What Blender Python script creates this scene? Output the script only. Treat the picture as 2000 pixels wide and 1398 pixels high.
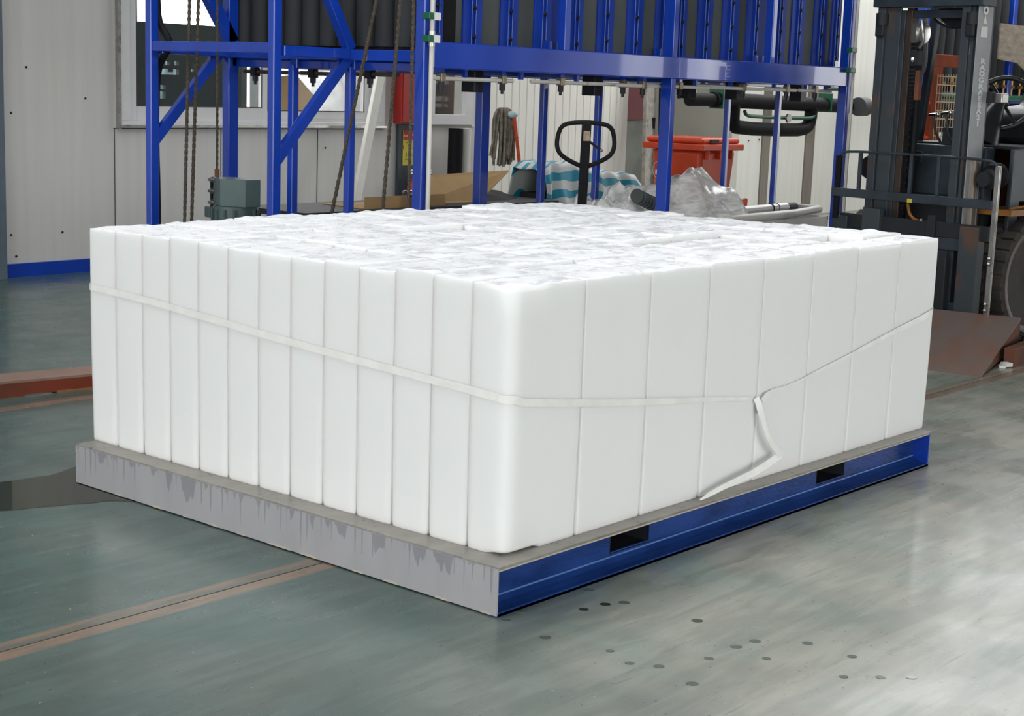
import bpy, bmesh, math, random
from mathutils import Vector, Matrix, noise
random.seed(7)
S = bpy.context.scene
for o in list(bpy.data.objects): bpy.data.objects.remove(o)
COL = S.collection
PI = math.pi
R_ = math.radians

# ---------------------------------------------------------------- camera
cam = bpy.data.cameras.new('camera'); camo = bpy.data.objects.new('camera', cam); COL.objects.link(camo)
S.camera = camo
cam.sensor_width = 36; cam.lens = 3066.785 / 2000 * 36; cam.clip_end = 200; cam.clip_start = .05
rt = Vector((0.6511804755, -0.7581745576, 0.0336946371)); up = Vector((0.1076382627, 0.1362152004, 0.9848144107)); fw = Vector((0.7512509519, 0.6376650841, -0.1703092711))
m = Matrix((rt, up, -fw)).transposed().to_4x4(); m.translation = Vector((-3.48888381, -2.98454231, 1.6))
camo.matrix_world = m

# ---------------------------------------------------------------- world, lights, exposure
w = bpy.data.worlds.new('overcast_sky'); S.world = w; w.use_nodes = True
bg = w.node_tree.nodes['Background']; bg.inputs[0].default_value = (.97, .98, .985, 1); bg.inputs[1].default_value = 4.7
S.view_settings.view_transform = 'Standard'; S.view_settings.look = 'None'
S.view_settings.exposure = 0.0; S.view_settings.gamma = 1; S.view_settings.use_curve_mapping = False
def area(name, loc, size, energy, rot, col=(1, 1, 1)):
    l = bpy.data.lights.new(name, 'AREA'); l.shape = 'RECTANGLE'; l.size, l.size_y = size; l.energy = energy; l.color = col
    o = bpy.data.objects.new(name, l); COL.objects.link(o); o.location = loc; o.rotation_euler = rot
    return o
def portal(name, loc, size, rot):   # sky portal lying in an unseen hall opening set for its daylight, it adds no light of its own
    o = area(name, loc, size, 1, rot); o.data.cycles.is_portal = True; return o
portal('portal_skylight_near', (.3, 1.4, 6.49), (5, 5), (0, 0, 0))
portal('portal_skylight_far', (18.5, 4, 6.49), (9, 7), (0, 0, 0))
portal('portal_added_skylight', (10.75, 5.8, 6.49), (5.5, 3.2), (0, 0, 0))  # skylight added out of view to brighten the back wall area
portal('portal_added_clerestory', (20, 7.88, 5.1), (11, 2.6), (R_(-90), 0, 0))  # clerestory added out of view for the bright patch on the floor
portal('portal_left_door', (-13.95, -1, 3), (6, 18), (0, R_(-90), 0))
portal('portal_front_door', (-3, -11.95, 2.3), (16, 4.6), (R_(90), 0, 0))
portal('portal_front_door_right', (25, -11.95, 2.5), (2, 5), (R_(90), 0, 0))
portal('portal_far_door', (25.95, -7.75, 2.5), (5, 8.5), (0, R_(90), 0))

# ---------------------------------------------------------------- materials
def mat(name, col, rough=.5, metal=0, var=.12, scale=6, bump=0, bscale=40, col2=None, spec=.36, stretch=(1, 1, 1), coat=0, alpha=1, trans=0, sss=0, lo=.35, hi=.65, rvar=0):
    m = bpy.data.materials.new(name); m.use_nodes = True; nt = m.node_tree; N = nt.nodes; L = nt.links
    b = N['Principled BSDF']
    b.inputs['Roughness'].default_value = rough; b.inputs['Metallic'].default_value = metal
    b.inputs['Specular IOR Level'].default_value = spec; b.inputs['Coat Weight'].default_value = coat
    b.inputs['Alpha'].default_value = alpha; b.inputs['Transmission Weight'].default_value = trans
    tc = N.new('ShaderNodeTexCoord'); mp = N.new('ShaderNodeMapping'); mp.inputs['Scale'].default_value = stretch
    L.new(tc.outputs['Object'], mp.inputs[0])
    nz = N.new('ShaderNodeTexNoise'); nz.inputs['Scale'].default_value = scale; nz.inputs['Detail'].default_value = 5
    L.new(mp.outputs[0], nz.inputs['Vector'])
    cr = N.new('ShaderNodeValToRGB'); c2 = col2 or tuple(c * (1 - var) for c in col)
    cr.color_ramp.elements[0].position = lo; cr.color_ramp.elements[1].position = hi
    cr.color_ramp.elements[0].color = (*c2, 1); cr.color_ramp.elements[1].color = (*col, 1)
    L.new(nz.outputs[0], cr.inputs[0]); L.new(cr.outputs[0], b.inputs['Base Color'])
    if rvar:
        mr = N.new('ShaderNodeMapRange'); mr.inputs[3].default_value = max(0, rough - rvar); mr.inputs[4].default_value = rough + rvar
        mr.inputs[1].default_value = .3; mr.inputs[2].default_value = .7
        L.new(nz.outputs[0], mr.inputs[0]); L.new(mr.outputs[0], b.inputs['Roughness'])
    if bump:
        n2 = N.new('ShaderNodeTexNoise'); n2.inputs['Scale'].default_value = bscale; n2.inputs['Detail'].default_value = 4
        L.new(mp.outputs[0], n2.inputs['Vector'])
        bp = N.new('ShaderNodeBump'); bp.inputs['Strength'].default_value = bump; bp.inputs['Distance'].default_value = .01
        L.new(n2.outputs[0], bp.inputs['Height']); L.new(bp.outputs[0], b.inputs['Normal'])
    if sss:
        b.inputs['Subsurface Weight'].default_value = sss; b.inputs['Subsurface Radius'].default_value = (.07, .085, .09); b.inputs['Subsurface Scale'].default_value = .6
    return m

blue = mat('blue_paint', (.007, .048, .40), .2, var=.22, scale=3, coat=.5, rvar=.05, stretch=(1, 1, .4))
blue_m = mat('blue_matt_paint', (.009, .042, .33), .5, var=.2, scale=3, spec=.2)
blue_w = mat('blue_pallet_paint', (.012, .052, .24), .34, var=.4, scale=9, rvar=.1, bump=.15, bscale=60, stretch=(.5, 1, 2))
def end_material():
    m = mat('grey_end_paint', (.37, .365, .38), .40, var=.07, scale=3, stretch=(1, 3, 1), rvar=.06)
    nt = m.node_tree; N = nt.nodes; L = nt.links; b = N['Principled BSDF']; tc = N['Texture Coordinate']
    sp = N.new('ShaderNodeSeparateXYZ'); L.new(tc.outputs['Object'], sp.inputs[0])
    src = b.inputs['Base Color'].links[0].from_socket
    def wet(sc, lo, ln, seed):
        cb = N.new('ShaderNodeCombineXYZ'); cb.inputs[0].default_value = seed; L.new(sp.outputs[1], cb.inputs[1])
        n = N.new('ShaderNodeTexNoise'); n.inputs['Scale'].default_value = sc; n.inputs['Detail'].default_value = 3; L.new(cb.outputs[0], n.inputs['Vector'])
        mr = N.new('ShaderNodeMapRange'); mr.inputs[1].default_value = lo; mr.inputs[2].default_value = .75; mr.inputs[3].default_value = 0; mr.inputs[4].default_value = ln
        L.new(n.outputs[0], mr.inputs[0])
        a = N.new('ShaderNodeMath'); a.operation = 'ADD'; L.new(mr.outputs[0], a.inputs[0]); L.new(sp.outputs[2], a.inputs[1])
        q = N.new('ShaderNodeMapRange'); q.inputs[1].default_value = .150; q.inputs[2].default_value = .154; L.new(a.outputs[0], q.inputs[0]); return q.outputs[0]
    w1 = wet(11, .50, .16, 2.0); w2 = wet(60, .56, .22, 5.0)
    mx = N.new('ShaderNodeMath'); mx.operation = 'MAXIMUM'; L.new(w1, mx.inputs[0]); L.new(w2, mx.inputs[1])
    k = N.new('ShaderNodeMix'); k.data_type = 'RGBA'; k.blend_type = 'MULTIPLY'; k.inputs[7].default_value = (.72, .72, .74, 1)
    L.new(mx.outputs[0], k.inputs[0]); L.new(src, k.inputs[6]); L.new(k.outputs[2], b.inputs['Base Color'])
    return m
grey_end = end_material()
galv = mat('galvanised', (.36, .34, .30), .4, .35, var=.35, scale=16, bump=.1, rvar=.15)
chipm = mat('bare_chip', (.50, .45, .38), .7)
panel = mat('sandwich_panel', (.56, .545, .52), .45, var=.06, scale=2.2, stretch=(6, 6, .3), rvar=.08)
panel_b = mat('ribbed_panel', (.80, .79, .73), .42, var=.06, scale=2.2, stretch=(6, 6, .3))
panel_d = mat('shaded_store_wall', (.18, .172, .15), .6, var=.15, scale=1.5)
pvc = mat('window_pvc', (.62, .615, .62), .35, var=.05)
seal = mat('dark_sealant', (.05, .04, .035), .8)
black = mat('black_rubber', (.008, .008, .010), .65, var=.3, scale=12, bump=.15, spec=.16)
insul = mat('foam_insulation', (.022, .025, .028), .7, var=.35, scale=5, stretch=(1, 1, .5))
insul_f = mat('panel_insulation', (.075, .085, .085), .6, var=.35, scale=3, stretch=(1, 1, .3))
boltm = mat('black_bolt', (.012, .012, .018), .4, .3)
white = mat('white_paint', (.62, .60, .55), .4, var=.06)
steel = mat('steel', (.42, .41, .39), .28, .85, var=.2, scale=10, rvar=.08)
brass = mat('brass_fitting', (.30, .25, .18), .35, .7, var=.3, scale=20)
green = mat('green_paint', (.008, .12, .055), .35, var=.15)
rope_m = mat('greasy_wire_rope', (.085, .065, .045), .6, var=.5, scale=90, bump=.8, bscale=120)
card = mat('cardboard', (.50, .33, .16), .8, spec=.1, var=.2, scale=2.5)
card_e = mat('cardboard_edge', (.55, .38, .18), .8)
red = mat('red_paint', (.36, .025, .018), .4, var=.2, scale=3)
redp = mat('red_plastic', (.60, .065, .022), .32, var=.2, scale=2.4, rvar=.06)
motor_m = mat('machine_grey_green', (.075, .115, .115), .42, var=.2, scale=5)
slate = mat('forklift_slate', (.035, .048, .060), .42, var=.35, scale=5, rvar=.08)
slate_r = mat('worn_slate', (.040, .050, .058), .5, var=.2, scale=4, col2=(.12, .055, .03), lo=.28, hi=.46, stretch=(1, 1, .6))
slate_d = mat('dark_paint_and_shade', (.015, .018, .022), .6)  # dark slate paint; on the fork pockets it stands for shade
rust = mat('rusty_plate', (.175, .14, .125), .5, scale=3.2, col2=(.22, .12, .085), bump=.25, bscale=30, lo=.3, hi=.62, rvar=.12, stretch=(1, 2.5, 1))
rust2 = mat('rusty_channel', (.17, .065, .04), .7, spec=.15, scale=5, col2=(.10, .05, .035), bump=.2)
redsteel = mat('red_oxide_beam', (.20, .04, .018), .55, scale=3, col2=(.09, .035, .02), bump=.15, lo=.3, hi=.6)
plank = mat('dusty_beam_top', (.27, .17, .13), .7, var=.2, scale=4)
orange = mat('orange_paint', (.22, .042, .016), .65, var=.2, spec=.1)
ochre = mat('ochre_paint', (.36, .15, .03), .45, var=.4)
yellow = mat('yellow_print', (.50, .43, .06), .5, var=.1)
wht = mat('white_print', (.72, .72, .70), .5, var=.05)
grey_letter = mat('pale_stencil', (.60, .61, .60), .5, var=.1)
redpr = mat('red_print', (.42, .03, .02), .5, var=.05)
blk = mat('black_print', (.02, .02, .02), .5, var=.05)
brz = mat('bronze_strip', (.28, .25, .21), .35, .3, var=.2, stretch=(4, 4, .3))  # brownish strips over the wall joints
strip_m = mat('light_blue_edge', (.30, .38, .62), .35)  # plain light-blue lines along the channel ribs
mopm = mat('mop_yarn', (.21, .18, .14), .95, var=.45, scale=25)
tarp_w = mat('tarp_white', (.50, .52, .50), .6, var=.1)
rimm = mat('wheel_rim', (.16, .13, .115), .55, .1, var=.3, scale=8)
tyre = mat('solid_tyre', (.05, .043, .036), .75, var=.35, scale=6, bump=.2)
tape = mat('pp_strap', (.89, .885, .85), .3, var=.08, scale=14, bump=.15, bscale=120, spec=.6)
chrome = mat('chrome', (.7, .7, .7), .12, 1, var=.05)
dark_in = mat('dark_green_machine', (.008, .015, .017), .6, var=.25, scale=2)
boards = mat('weathered_board', (.24, .20, .16), .75, var=.4, scale=5, stretch=(1, 1, 4))
bluegrey = mat('blue_grey_column', (.10, .13, .16), .5)
ceil_m = mat('ceiling_sheet', (.38, .40, .41), .6)
cov = mat('black_vinyl', (.014, .015, .018), .38, var=.3, scale=3)
foil = mat('wrinkled_foil', (.92, .95, .97), .22, .15, var=.3, scale=5, bump=.6, bscale=14)
glassm = mat('window_glass', (.06, .08, .08), .03, trans=.0, alpha=.16, var=.02, spec=.6)

def sep_z(nt):
    tc = nt.nodes.new('ShaderNodeTexCoord'); return tc

# ice: cloudy white, soft sub-surface, wet frosty top
def ice_material():
    m = mat('cloudy_ice', (.845, .855, .848), .28, var=.02, scale=3, sss=.55, spec=.45, stretch=(1, 1, .35))
    nt = m.node_tree; N = nt.nodes; L = nt.links; b = N['Principled BSDF']
    tc = N['Texture Coordinate']
    b.inputs['IOR'].default_value = 1.31
    nz = N.new('ShaderNodeTexNoise'); nz.inputs['Scale'].default_value = 5; nz.inputs['Detail'].default_value = 3
    mp = N.new('ShaderNodeMapping'); mp.inputs['Scale'].default_value = (6, 6, .8)
    L.new(tc.outputs['Object'], mp.inputs[0]); L.new(mp.outputs[0], nz.inputs['Vector'])
    bp = N.new('ShaderNodeBump'); bp.inputs['Strength'].default_value = .05; bp.inputs['Distance'].default_value = .01
    L.new(nz.outputs[0], bp.inputs['Height']); L.new(bp.outputs[0], b.inputs['Normal'])
    return m
def ice_top_material():
    m = mat('frosty_wet_ice', (.88, .895, .905), .3, var=.04, scale=14, sss=.35, spec=.42, lo=.3, hi=.55)
    nt = m.node_tree; N = nt.nodes; L = nt.links; b = N['Principled BSDF']; tc = N['Texture Coordinate']
    oi = N.new('ShaderNodeObjectInfo'); ad = N.new('ShaderNodeVectorMath'); ad.operation = 'ADD'
    ml = N.new('ShaderNodeVectorMath'); ml.operation = 'SCALE'; ml.inputs[3].default_value = 3.7
    L.new(oi.outputs['Location'], ml.inputs[0]); L.new(tc.outputs['Object'], ad.inputs[0]); L.new(ml.outputs[0], ad.inputs[1])
    mu = N.new('ShaderNodeTexNoise'); mu.inputs['Scale'].default_value = 26; mu.inputs['Detail'].default_value = 6; mu.inputs['Distortion'].default_value = 1.6
    L.new(ad.outputs[0], mu.inputs['Vector'])
    bp = N.new('ShaderNodeBump'); bp.inputs['Strength'].default_value = .6; bp.inputs['Distance'].default_value = .009
    L.new(mu.outputs[0], bp.inputs['Height']); L.new(bp.outputs[0], b.inputs['Normal'])
    n3 = N.new('ShaderNodeTexNoise'); n3.inputs['Scale'].default_value = 9; L.new(ad.outputs[0], n3.inputs['Vector'])
    mr = N.new('ShaderNodeMapRange'); mr.inputs[1].default_value = .4; mr.inputs[2].default_value = .6; mr.inputs[3].default_value = .2; mr.inputs[4].default_value = .5
    L.new(n3.outputs[0], mr.inputs[0]); L.new(mr.outputs[0], b.inputs['Roughness'])
    return m
ice_m = ice_material(); ice_t = ice_top_material()

def wrap_material():
    m = mat('clear_wrap', (.88, .88, .86), .16, alpha=.45, var=.12, scale=3, bump=.8, bscale=7, spec=.9, stretch=(1, 1, .5))
    nt = m.node_tree; N = nt.nodes; L = nt.links
    nz = N.new('ShaderNodeTexNoise'); nz.inputs['Scale'].default_value = 8; nz.inputs['Detail'].default_value = 6; nz.inputs['Distortion'].default_value = 2
    mr = N.new('ShaderNodeMapRange'); mr.inputs[1].default_value = .35; mr.inputs[2].default_value = .65; mr.inputs[3].default_value = .5; mr.inputs[4].default_value = .97
    L.new(nz.outputs[0], mr.inputs[0]); L.new(mr.outputs[0], N['Principled BSDF'].inputs['Alpha'])
    return m
wrap = wrap_material()

def tarp_material():
    m = bpy.data.materials.new('striped_tarpaulin'); m.use_nodes = True; nt = m.node_tree; N = nt.nodes; L = nt.links
    b = N['Principled BSDF']; b.inputs['Roughness'].default_value = .5
    uv = N.new('ShaderNodeUVMap'); sp = N.new('ShaderNodeSeparateXYZ'); L.new(uv.outputs[0], sp.inputs[0])
    nz = N.new('ShaderNodeTexNoise'); nz.inputs['Scale'].default_value = 3; L.new(uv.outputs[0], nz.inputs['Vector'])
    a = N.new('ShaderNodeMath'); a.operation = 'MULTIPLY_ADD'; a.inputs[1].default_value = 8; L.new(sp.outputs[1], a.inputs[0]); L.new(nz.outputs[0], a.inputs[2])
    f = N.new('ShaderNodeMath'); f.operation = 'FRACT'; L.new(a.outputs[0], f.inputs[0])
    g = N.new('ShaderNodeMath'); g.operation = 'GREATER_THAN'; g.inputs[1].default_value = .48; L.new(f.outputs[0], g.inputs[0])
    mx = N.new('ShaderNodeMix'); mx.data_type = 'RGBA'; mx.inputs[6].default_value = (.012, .25, .36, 1); mx.inputs[7].default_value = (.55, .57, .55, 1)
    L.new(g.outputs[0], mx.inputs[0]); L.new(mx.outputs[2], b.inputs['Base Color'])
    return m
tarpm = tarp_material()

def floor_material():
    m = bpy.data.materials.new('worn_green_epoxy'); m.use_nodes = True; nt = m.node_tree; N = nt.nodes; L = nt.links
    b = N['Principled BSDF']; tc = N.new('ShaderNodeTexCoord')
    def nz(sc, st=(1, 1, 1), det=5, dist=0, rot=0):
        mp = N.new('ShaderNodeMapping'); mp.inputs['Scale'].default_value = st; mp.inputs['Rotation'].default_value = (0, 0, rot)
        n = N.new('ShaderNodeTexNoise'); n.inputs['Scale'].default_value = sc; n.inputs['Detail'].default_value = det; n.inputs['Distortion'].default_value = dist
        L.new(tc.outputs['Object'], mp.inputs[0]); L.new(mp.outputs[0], n.inputs['Vector']); return n.outputs[0]
    def ramp(src, stops):
        r = N.new('ShaderNodeValToRGB'); e = r.color_ramp.elements
        while len(e) < len(stops): e.new(.5)
        for i, (p, c) in enumerate(stops): e[i].position = p; e[i].color = (*c, 1) if len(c) == 3 else c
        L.new(src, r.inputs[0]); return r.outputs[0]
    def mix(fac, a, c, mode='MIX'):
        x = N.new('ShaderNodeMix'); x.data_type = 'RGBA'; x.blend_type = mode
        for s, v in ((0, fac), (6, a), (7, c)):
            if isinstance(v, (int, float)): x.inputs[s].default_value = v
            elif isinstance(v, tuple): x.inputs[s].default_value = (*v, 1)
            else: L.new(v, x.inputs[s])
        return x.outputs[2]
    base = ramp(nz(.9, (1, 1.4, 1), 7, .6), [(.32, (.055, .105, .098)), (.50, (.074, .118, .108)), (.66, (.098, .122, .108)), (.80, (.110, .106, .092))])
    # right of the pallet a greyer, lighter colour paints in reflected brightness
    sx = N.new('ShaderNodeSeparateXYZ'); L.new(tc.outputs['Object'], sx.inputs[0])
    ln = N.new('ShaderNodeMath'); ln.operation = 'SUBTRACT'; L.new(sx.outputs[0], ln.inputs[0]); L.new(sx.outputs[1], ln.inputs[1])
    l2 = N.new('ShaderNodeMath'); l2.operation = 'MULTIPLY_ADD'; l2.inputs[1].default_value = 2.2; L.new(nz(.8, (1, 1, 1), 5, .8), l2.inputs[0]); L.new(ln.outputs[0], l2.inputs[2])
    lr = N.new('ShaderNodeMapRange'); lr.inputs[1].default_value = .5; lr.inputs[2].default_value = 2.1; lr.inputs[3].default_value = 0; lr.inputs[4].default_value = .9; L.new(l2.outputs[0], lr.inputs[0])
    worn = ramp(nz(1.4, (1, 1.6, 1), 6, .8), [(.35, (.29, .305, .265)), (.6, (.37, .355, .305))])  # colours of the painted-in brightness
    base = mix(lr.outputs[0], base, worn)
    scuff = ramp(nz(7, (.35, 2.2, 1), 6, .8, .5), [(.42, (.78, .80, .79)), (.62, (1.05, 1.04, 1.02))])
    c = mix(1, base, scuff, 'MULTIPLY')
    blot = ramp(nz(2.2, (1.6, .5, 1), 6, .3, -.7), [(.42, (0, 0, 0)), (.85, (1, 1, 1))])
    c = mix(blot, c, (.80, .80, .78), 'MULTIPLY')
    teal = ramp(nz(1.7, (1, 1, 1), 5, .4), [(.48, (0, 0, 0)), (.8, (1, 1, 1))])
    c = mix(teal, c, (.75, .98, 1.0), 'MULTIPLY')
    # specks of dirt and chips
    sp = ramp(nz(38, (1, 1.5, 1), 2), [(.685, (0, 0, 0)), (.735, (.75, .75, .75))])
    c = mix(sp, c, (.05, .05, .045))
    sp2 = ramp(nz(30, (1.5, 1, 1), 2, 0, 2.), [(.735, (0, 0, 0)), (.75, (.6, .6, .6))])
    c = mix(sp2, c, (.36, .36, .32))
    scr = ramp(nz(9, (.25, 5, 1), 8, .6, .9), [(.66, (0, 0, 0)), (.70, (.5, .5, .5))])
    c = mix(scr, c, (.075, .08, .07))
    # rust-brown grinding bands beside the expansion joints (y = const lines)
    nb = nz(5, (1, 1, 1), 4)
    def band(yc, half):
        s = N.new('ShaderNodeMath'); s.operation = 'SUBTRACT'; s.inputs[1].default_value = yc; L.new(sx.outputs[1], s.inputs[0])
        a = N.new('ShaderNodeMath'); a.operation = 'ABSOLUTE'; L.new(s.outputs[0], a.inputs[0])
        q = N.new('ShaderNodeMath'); q.operation = 'MULTIPLY_ADD'; q.inputs[1].default_value = .012; L.new(nb, q.inputs[0]); L.new(a.outputs[0], q.inputs[2])
        r = N.new('ShaderNodeMapRange'); r.inputs[1].default_value = half + .004; r.inputs[2].default_value = half + .012; r.inputs[3].default_value = 1; r.inputs[4].default_value = 0
        L.new(q.outputs[0], r.inputs[0]); return r.outputs[0]
    bc = ramp(nz(12, (.5, 3, 1), 5), [(.35, (.17, .125, .095)), (.6, (.25, .165, .115))])
    f1 = band(.742, .030); f2 = band(.825, .013); f4 = band(.78, .05); f3 = band(3.6, .04)
    for f, am in ((f4, .4), (f1, .85), (f2, .7), (f3, .8)):
        mm = N.new('ShaderNodeMath'); mm.operation = 'MULTIPLY'; mm.inputs[1].default_value = am; L.new(f, mm.inputs[0])
        c = mix(mm.outputs[0], c, bc)
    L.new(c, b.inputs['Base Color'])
    rr = N.new('ShaderNodeMapRange'); rr.inputs[1].default_value = .3; rr.inputs[2].default_value = .7; rr.inputs[3].default_value = .20; rr.inputs[4].default_value = .38
    L.new(nz(3, (1, 1, 1), 7, .2), rr.inputs[0]); L.new(rr.outputs[0], b.inputs['Roughness'])
    b.inputs['Specular IOR Level'].default_value = .5; b.inputs['Coat Weight'].default_value = .16; b.inputs['Coat Roughness'].default_value = .12
    bp = N.new('ShaderNodeBump'); bp.inputs['Strength'].default_value = .05; bp.inputs['Distance'].default_value = .006
    L.new(nz(16, (1, 1, 1), 8), bp.inputs['Height']); L.new(bp.outputs[0], b.inputs['Normal'])
    return m
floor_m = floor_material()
puddle_m = mat('standing_water', (.030, .033, .022), .03, var=.1, spec=.22)
damp_m = mat('damp_floor', (.085, .105, .095), .15, var=.15, scale=20)

# ---------------------------------------------------------------- object helpers
def wloc(p):
    v = Vector((0, 0, 0))
    while p is not None: v += p.location; p = p.parent
    return v
class MB:
    def __init__(s): s.b = bmesh.new(); s.off = None
    def xf(s, verts, M):
        for v in verts: v.co = M @ v.co
    def box(s, x0, x1, y0, y1, z0, z1, rz=0):
        r = bmesh.ops.create_cube(s.b, size=1)['verts']
        M = Matrix.Translation(((x0 + x1) / 2, (y0 + y1) / 2, (z0 + z1) / 2)) @ Matrix.Rotation(rz, 4, 'Z') @ Matrix.Diagonal((abs(x1 - x0), abs(y1 - y0), abs(z1 - z0), 1))
        s.xf(r, M); return s
    def bar(s, p, q, w, h, up=(0, 0, 1)):
        p, q = Vector(p), Vector(q); d = q - p; z = d.normalized(); u = Vector(up)
        if abs(z.dot(u)) > .99: u = Vector((1, 0, 0))
        x = u.cross(z).normalized(); y = z.cross(x)
        r = bmesh.ops.create_cube(s.b, size=1)['verts']
        M = Matrix((x, y, z)).transposed().to_4x4(); M.translation = (p + q) / 2
        s.xf(r, M @ Matrix.Diagonal((w, h, d.length, 1))); return s
    def cyl(s, p, q, r, n=16, r2=None):
        p, q = Vector(p), Vector(q); d = q - p
        vs = bmesh.ops.create_cone(s.b, cap_ends=True, segments=n, radius1=r, radius2=r if r2 is None else r2, depth=d.length)['verts']
        M = d.to_track_quat('Z', 'Y').to_matrix().to_4x4(); M.translation = (p + q) / 2
        s.xf(vs, M); return s
    def ball(s, c, r, n=10, sc=(1, 1, 1)):
        vs = bmesh.ops.create_uvsphere(s.b, u_segments=n, v_segments=max(4, n // 2), radius=r)['verts']
        s.xf(vs, Matrix.Translation(c) @ Matrix.Diagonal((*sc, 1))); return s
    def tube(s, pts, r, n=10, closed=False, smooth_iter=0):
        pts = [Vector(p) for p in pts]
        for _ in range(smooth_iter):
            q = [] if closed else [pts[0]]
            k = len(pts)
            for i in range(k if closed else k - 1):
                a, b = pts[i], pts[(i + 1) % k]; q += [a * .75 + b * .25, a * .25 + b * .75]
            if not closed: q.append(pts[-1])
            pts = q
        rings = []; k = len(pts); u = Vector((0, 0, 1))
        for i, p in enumerate(pts):
            a = pts[(i - 1) % k] if closed or i else p; b = pts[(i + 1) % k] if closed or i < k - 1 else p
            t = (b - a).normalized()
            if abs(t.dot(u)) > .97: u = Vector((1, 0, 0)) if abs(t.x) < .9 else Vector((0, 1, 0))
            x = (u - t * t.dot(u)).normalized(); y = t.cross(x); u = x
            rr = r[i] if isinstance(r, list) else r
            rings.append([s.b.verts.new(p + (x * math.cos(2 * PI * j / n) + y * math.sin(2 * PI * j / n)) * rr) for j in range(n)])
        for i in range(k if closed else k - 1):
            A, B = rings[i], rings[(i + 1) % k]
            for j in range(n): s.b.faces.new((A[j], A[(j + 1) % n], B[(j + 1) % n], B[j]))
        if not closed: s.b.faces.new(rings[0][::-1]); s.b.faces.new(rings[-1])
        return s
    def prism(s, poly, d, axis='y', a0=0):
        # poly: 2-D outline in the plane normal to axis; extruded from a0 to a0+d
        mk = {'y': lambda a, b, c: (a, c, b), 'x': lambda a, b, c: (c, a, b), 'z': lambda a, b, c: (a, b, c)}[axis]
        A = [s.b.verts.new(mk(a, b, a0)) for a, b in poly]; B = [s.b.verts.new(mk(a, b, a0 + d)) for a, b in poly]
        n = len(poly); s.b.faces.new(A); s.b.faces.new(B[::-1])
        for i in range(n): s.b.faces.new((A[i], B[i], B[(i + 1) % n], A[(i + 1) % n]))
        return s
    def lathe(s, prof, c, axis='y', n=40):
        # prof: (radius, offset along axis)
        rings = []
        for r, h in prof:
            ring = []
            for j in range(n):
                a = 2 * PI * j / n; x, z = r * math.cos(a), r * math.sin(a)
                P = {'y': (x, h, z), 'x': (h, x, z), 'z': (x, z, h)}[axis]
                ring.append(s.b.verts.new(Vector(P) + Vector(c)))
            rings.append(ring)
        for i in range(len(rings) - 1):
            for j in range(n): s.b.faces.new((rings[i][j], rings[i][(j + 1) % n], rings[i + 1][(j + 1) % n], rings[i + 1][j]))
        s.b.faces.new(rings[0]); s.b.faces.new(rings[-1][::-1])
        return s
    def build(s, name, m, parent=None, bevel=0, smooth=False, local=False, kind=None):
        bmesh.ops.recalc_face_normals(s.b, faces=s.b.faces)
        if parent is not None and not local:
            off = wloc(parent)
            for v in s.b.verts: v.co -= off
        me = bpy.data.meshes.new(name); s.b.to_mesh(me); s.b.free()
        me.materials.append(m)
        if smooth:
            for p in me.polygons: p.use_smooth = True
            try: me.set_sharp_from_angle(angle=R_(40))
            except Exception: pass
        o = bpy.data.objects.new(name, me); COL.objects.link(o); o.parent = parent
        if bevel:
            b = o.modifiers.new('bevel', 'BEVEL'); b.width = bevel; b.segments = 2; b.limit_method = 'ANGLE'; b.angle_limit = R_(40)
        if kind: o['kind'] = kind
        return o
def tag(o, label, cat, group=None):
    o['label'] = label; o['category'] = cat
    if group: o['group'] = group
    return o
def thing(name, loc, label, cat, group=None, rz=0):
    o = bpy.data.objects.new(name, None); COL.objects.link(o); o.location = loc; o.rotation_euler = (0, 0, rz); o.empty_display_size = .2
    return tag(o, label, cat, group)
def struct(o): o['kind'] = 'structure'; return o
def part(name, me, m, parent):
    pass
def text(body, name, m, parent, M, size=.05, extrude=.0006, local=True, space=1, bold=0, sx=1):
    cu = bpy.data.curves.new(name, 'FONT'); cu.body = body; cu.size = size; cu.extrude = extrude; cu.align_x = 'CENTER'; cu.align_y = 'CENTER'; cu.space_character = space; cu.offset = bold
    to = bpy.data.objects.new('tmp', cu); COL.objects.link(to); bpy.context.view_layer.update()
    dg = bpy.context.evaluated_depsgraph_get(); me = bpy.data.meshes.new_from_object(to.evaluated_get(dg))
    bpy.data.objects.remove(to)
    me.transform(M @ Matrix.Diagonal((sx, 1, 1, 1)))
    if not local: me.transform(Matrix.Translation(-wloc(parent)))
    me.materials.clear(); me.materials.append(m); me.name = name
    o = bpy.data.objects.new(name, me); COL.objects.link(o); o.parent = parent
    return o
def frameM(origin, x, y):
    x = Vector(x).normalized(); y = Vector(y).normalized(); z = x.cross(y)
    M = Matrix((x, y, z)).transposed().to_4x4(); M.translation = Vector(origin); return M

# ================================================================ SETTING
# floor: two slabs' worth of surface with a recessed expansion joint between
f = MB()
YJ, YJ2 = .775, 3.6
for y0, y1 in ((-40, YJ - .003), (YJ + .003, 40)):
    f.box(-40, 50, y0, y1, -.2, 0)
f.box(-40, 50, YJ - .01, YJ + .01, -.2, -.012)
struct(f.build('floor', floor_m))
c = MB()
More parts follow.
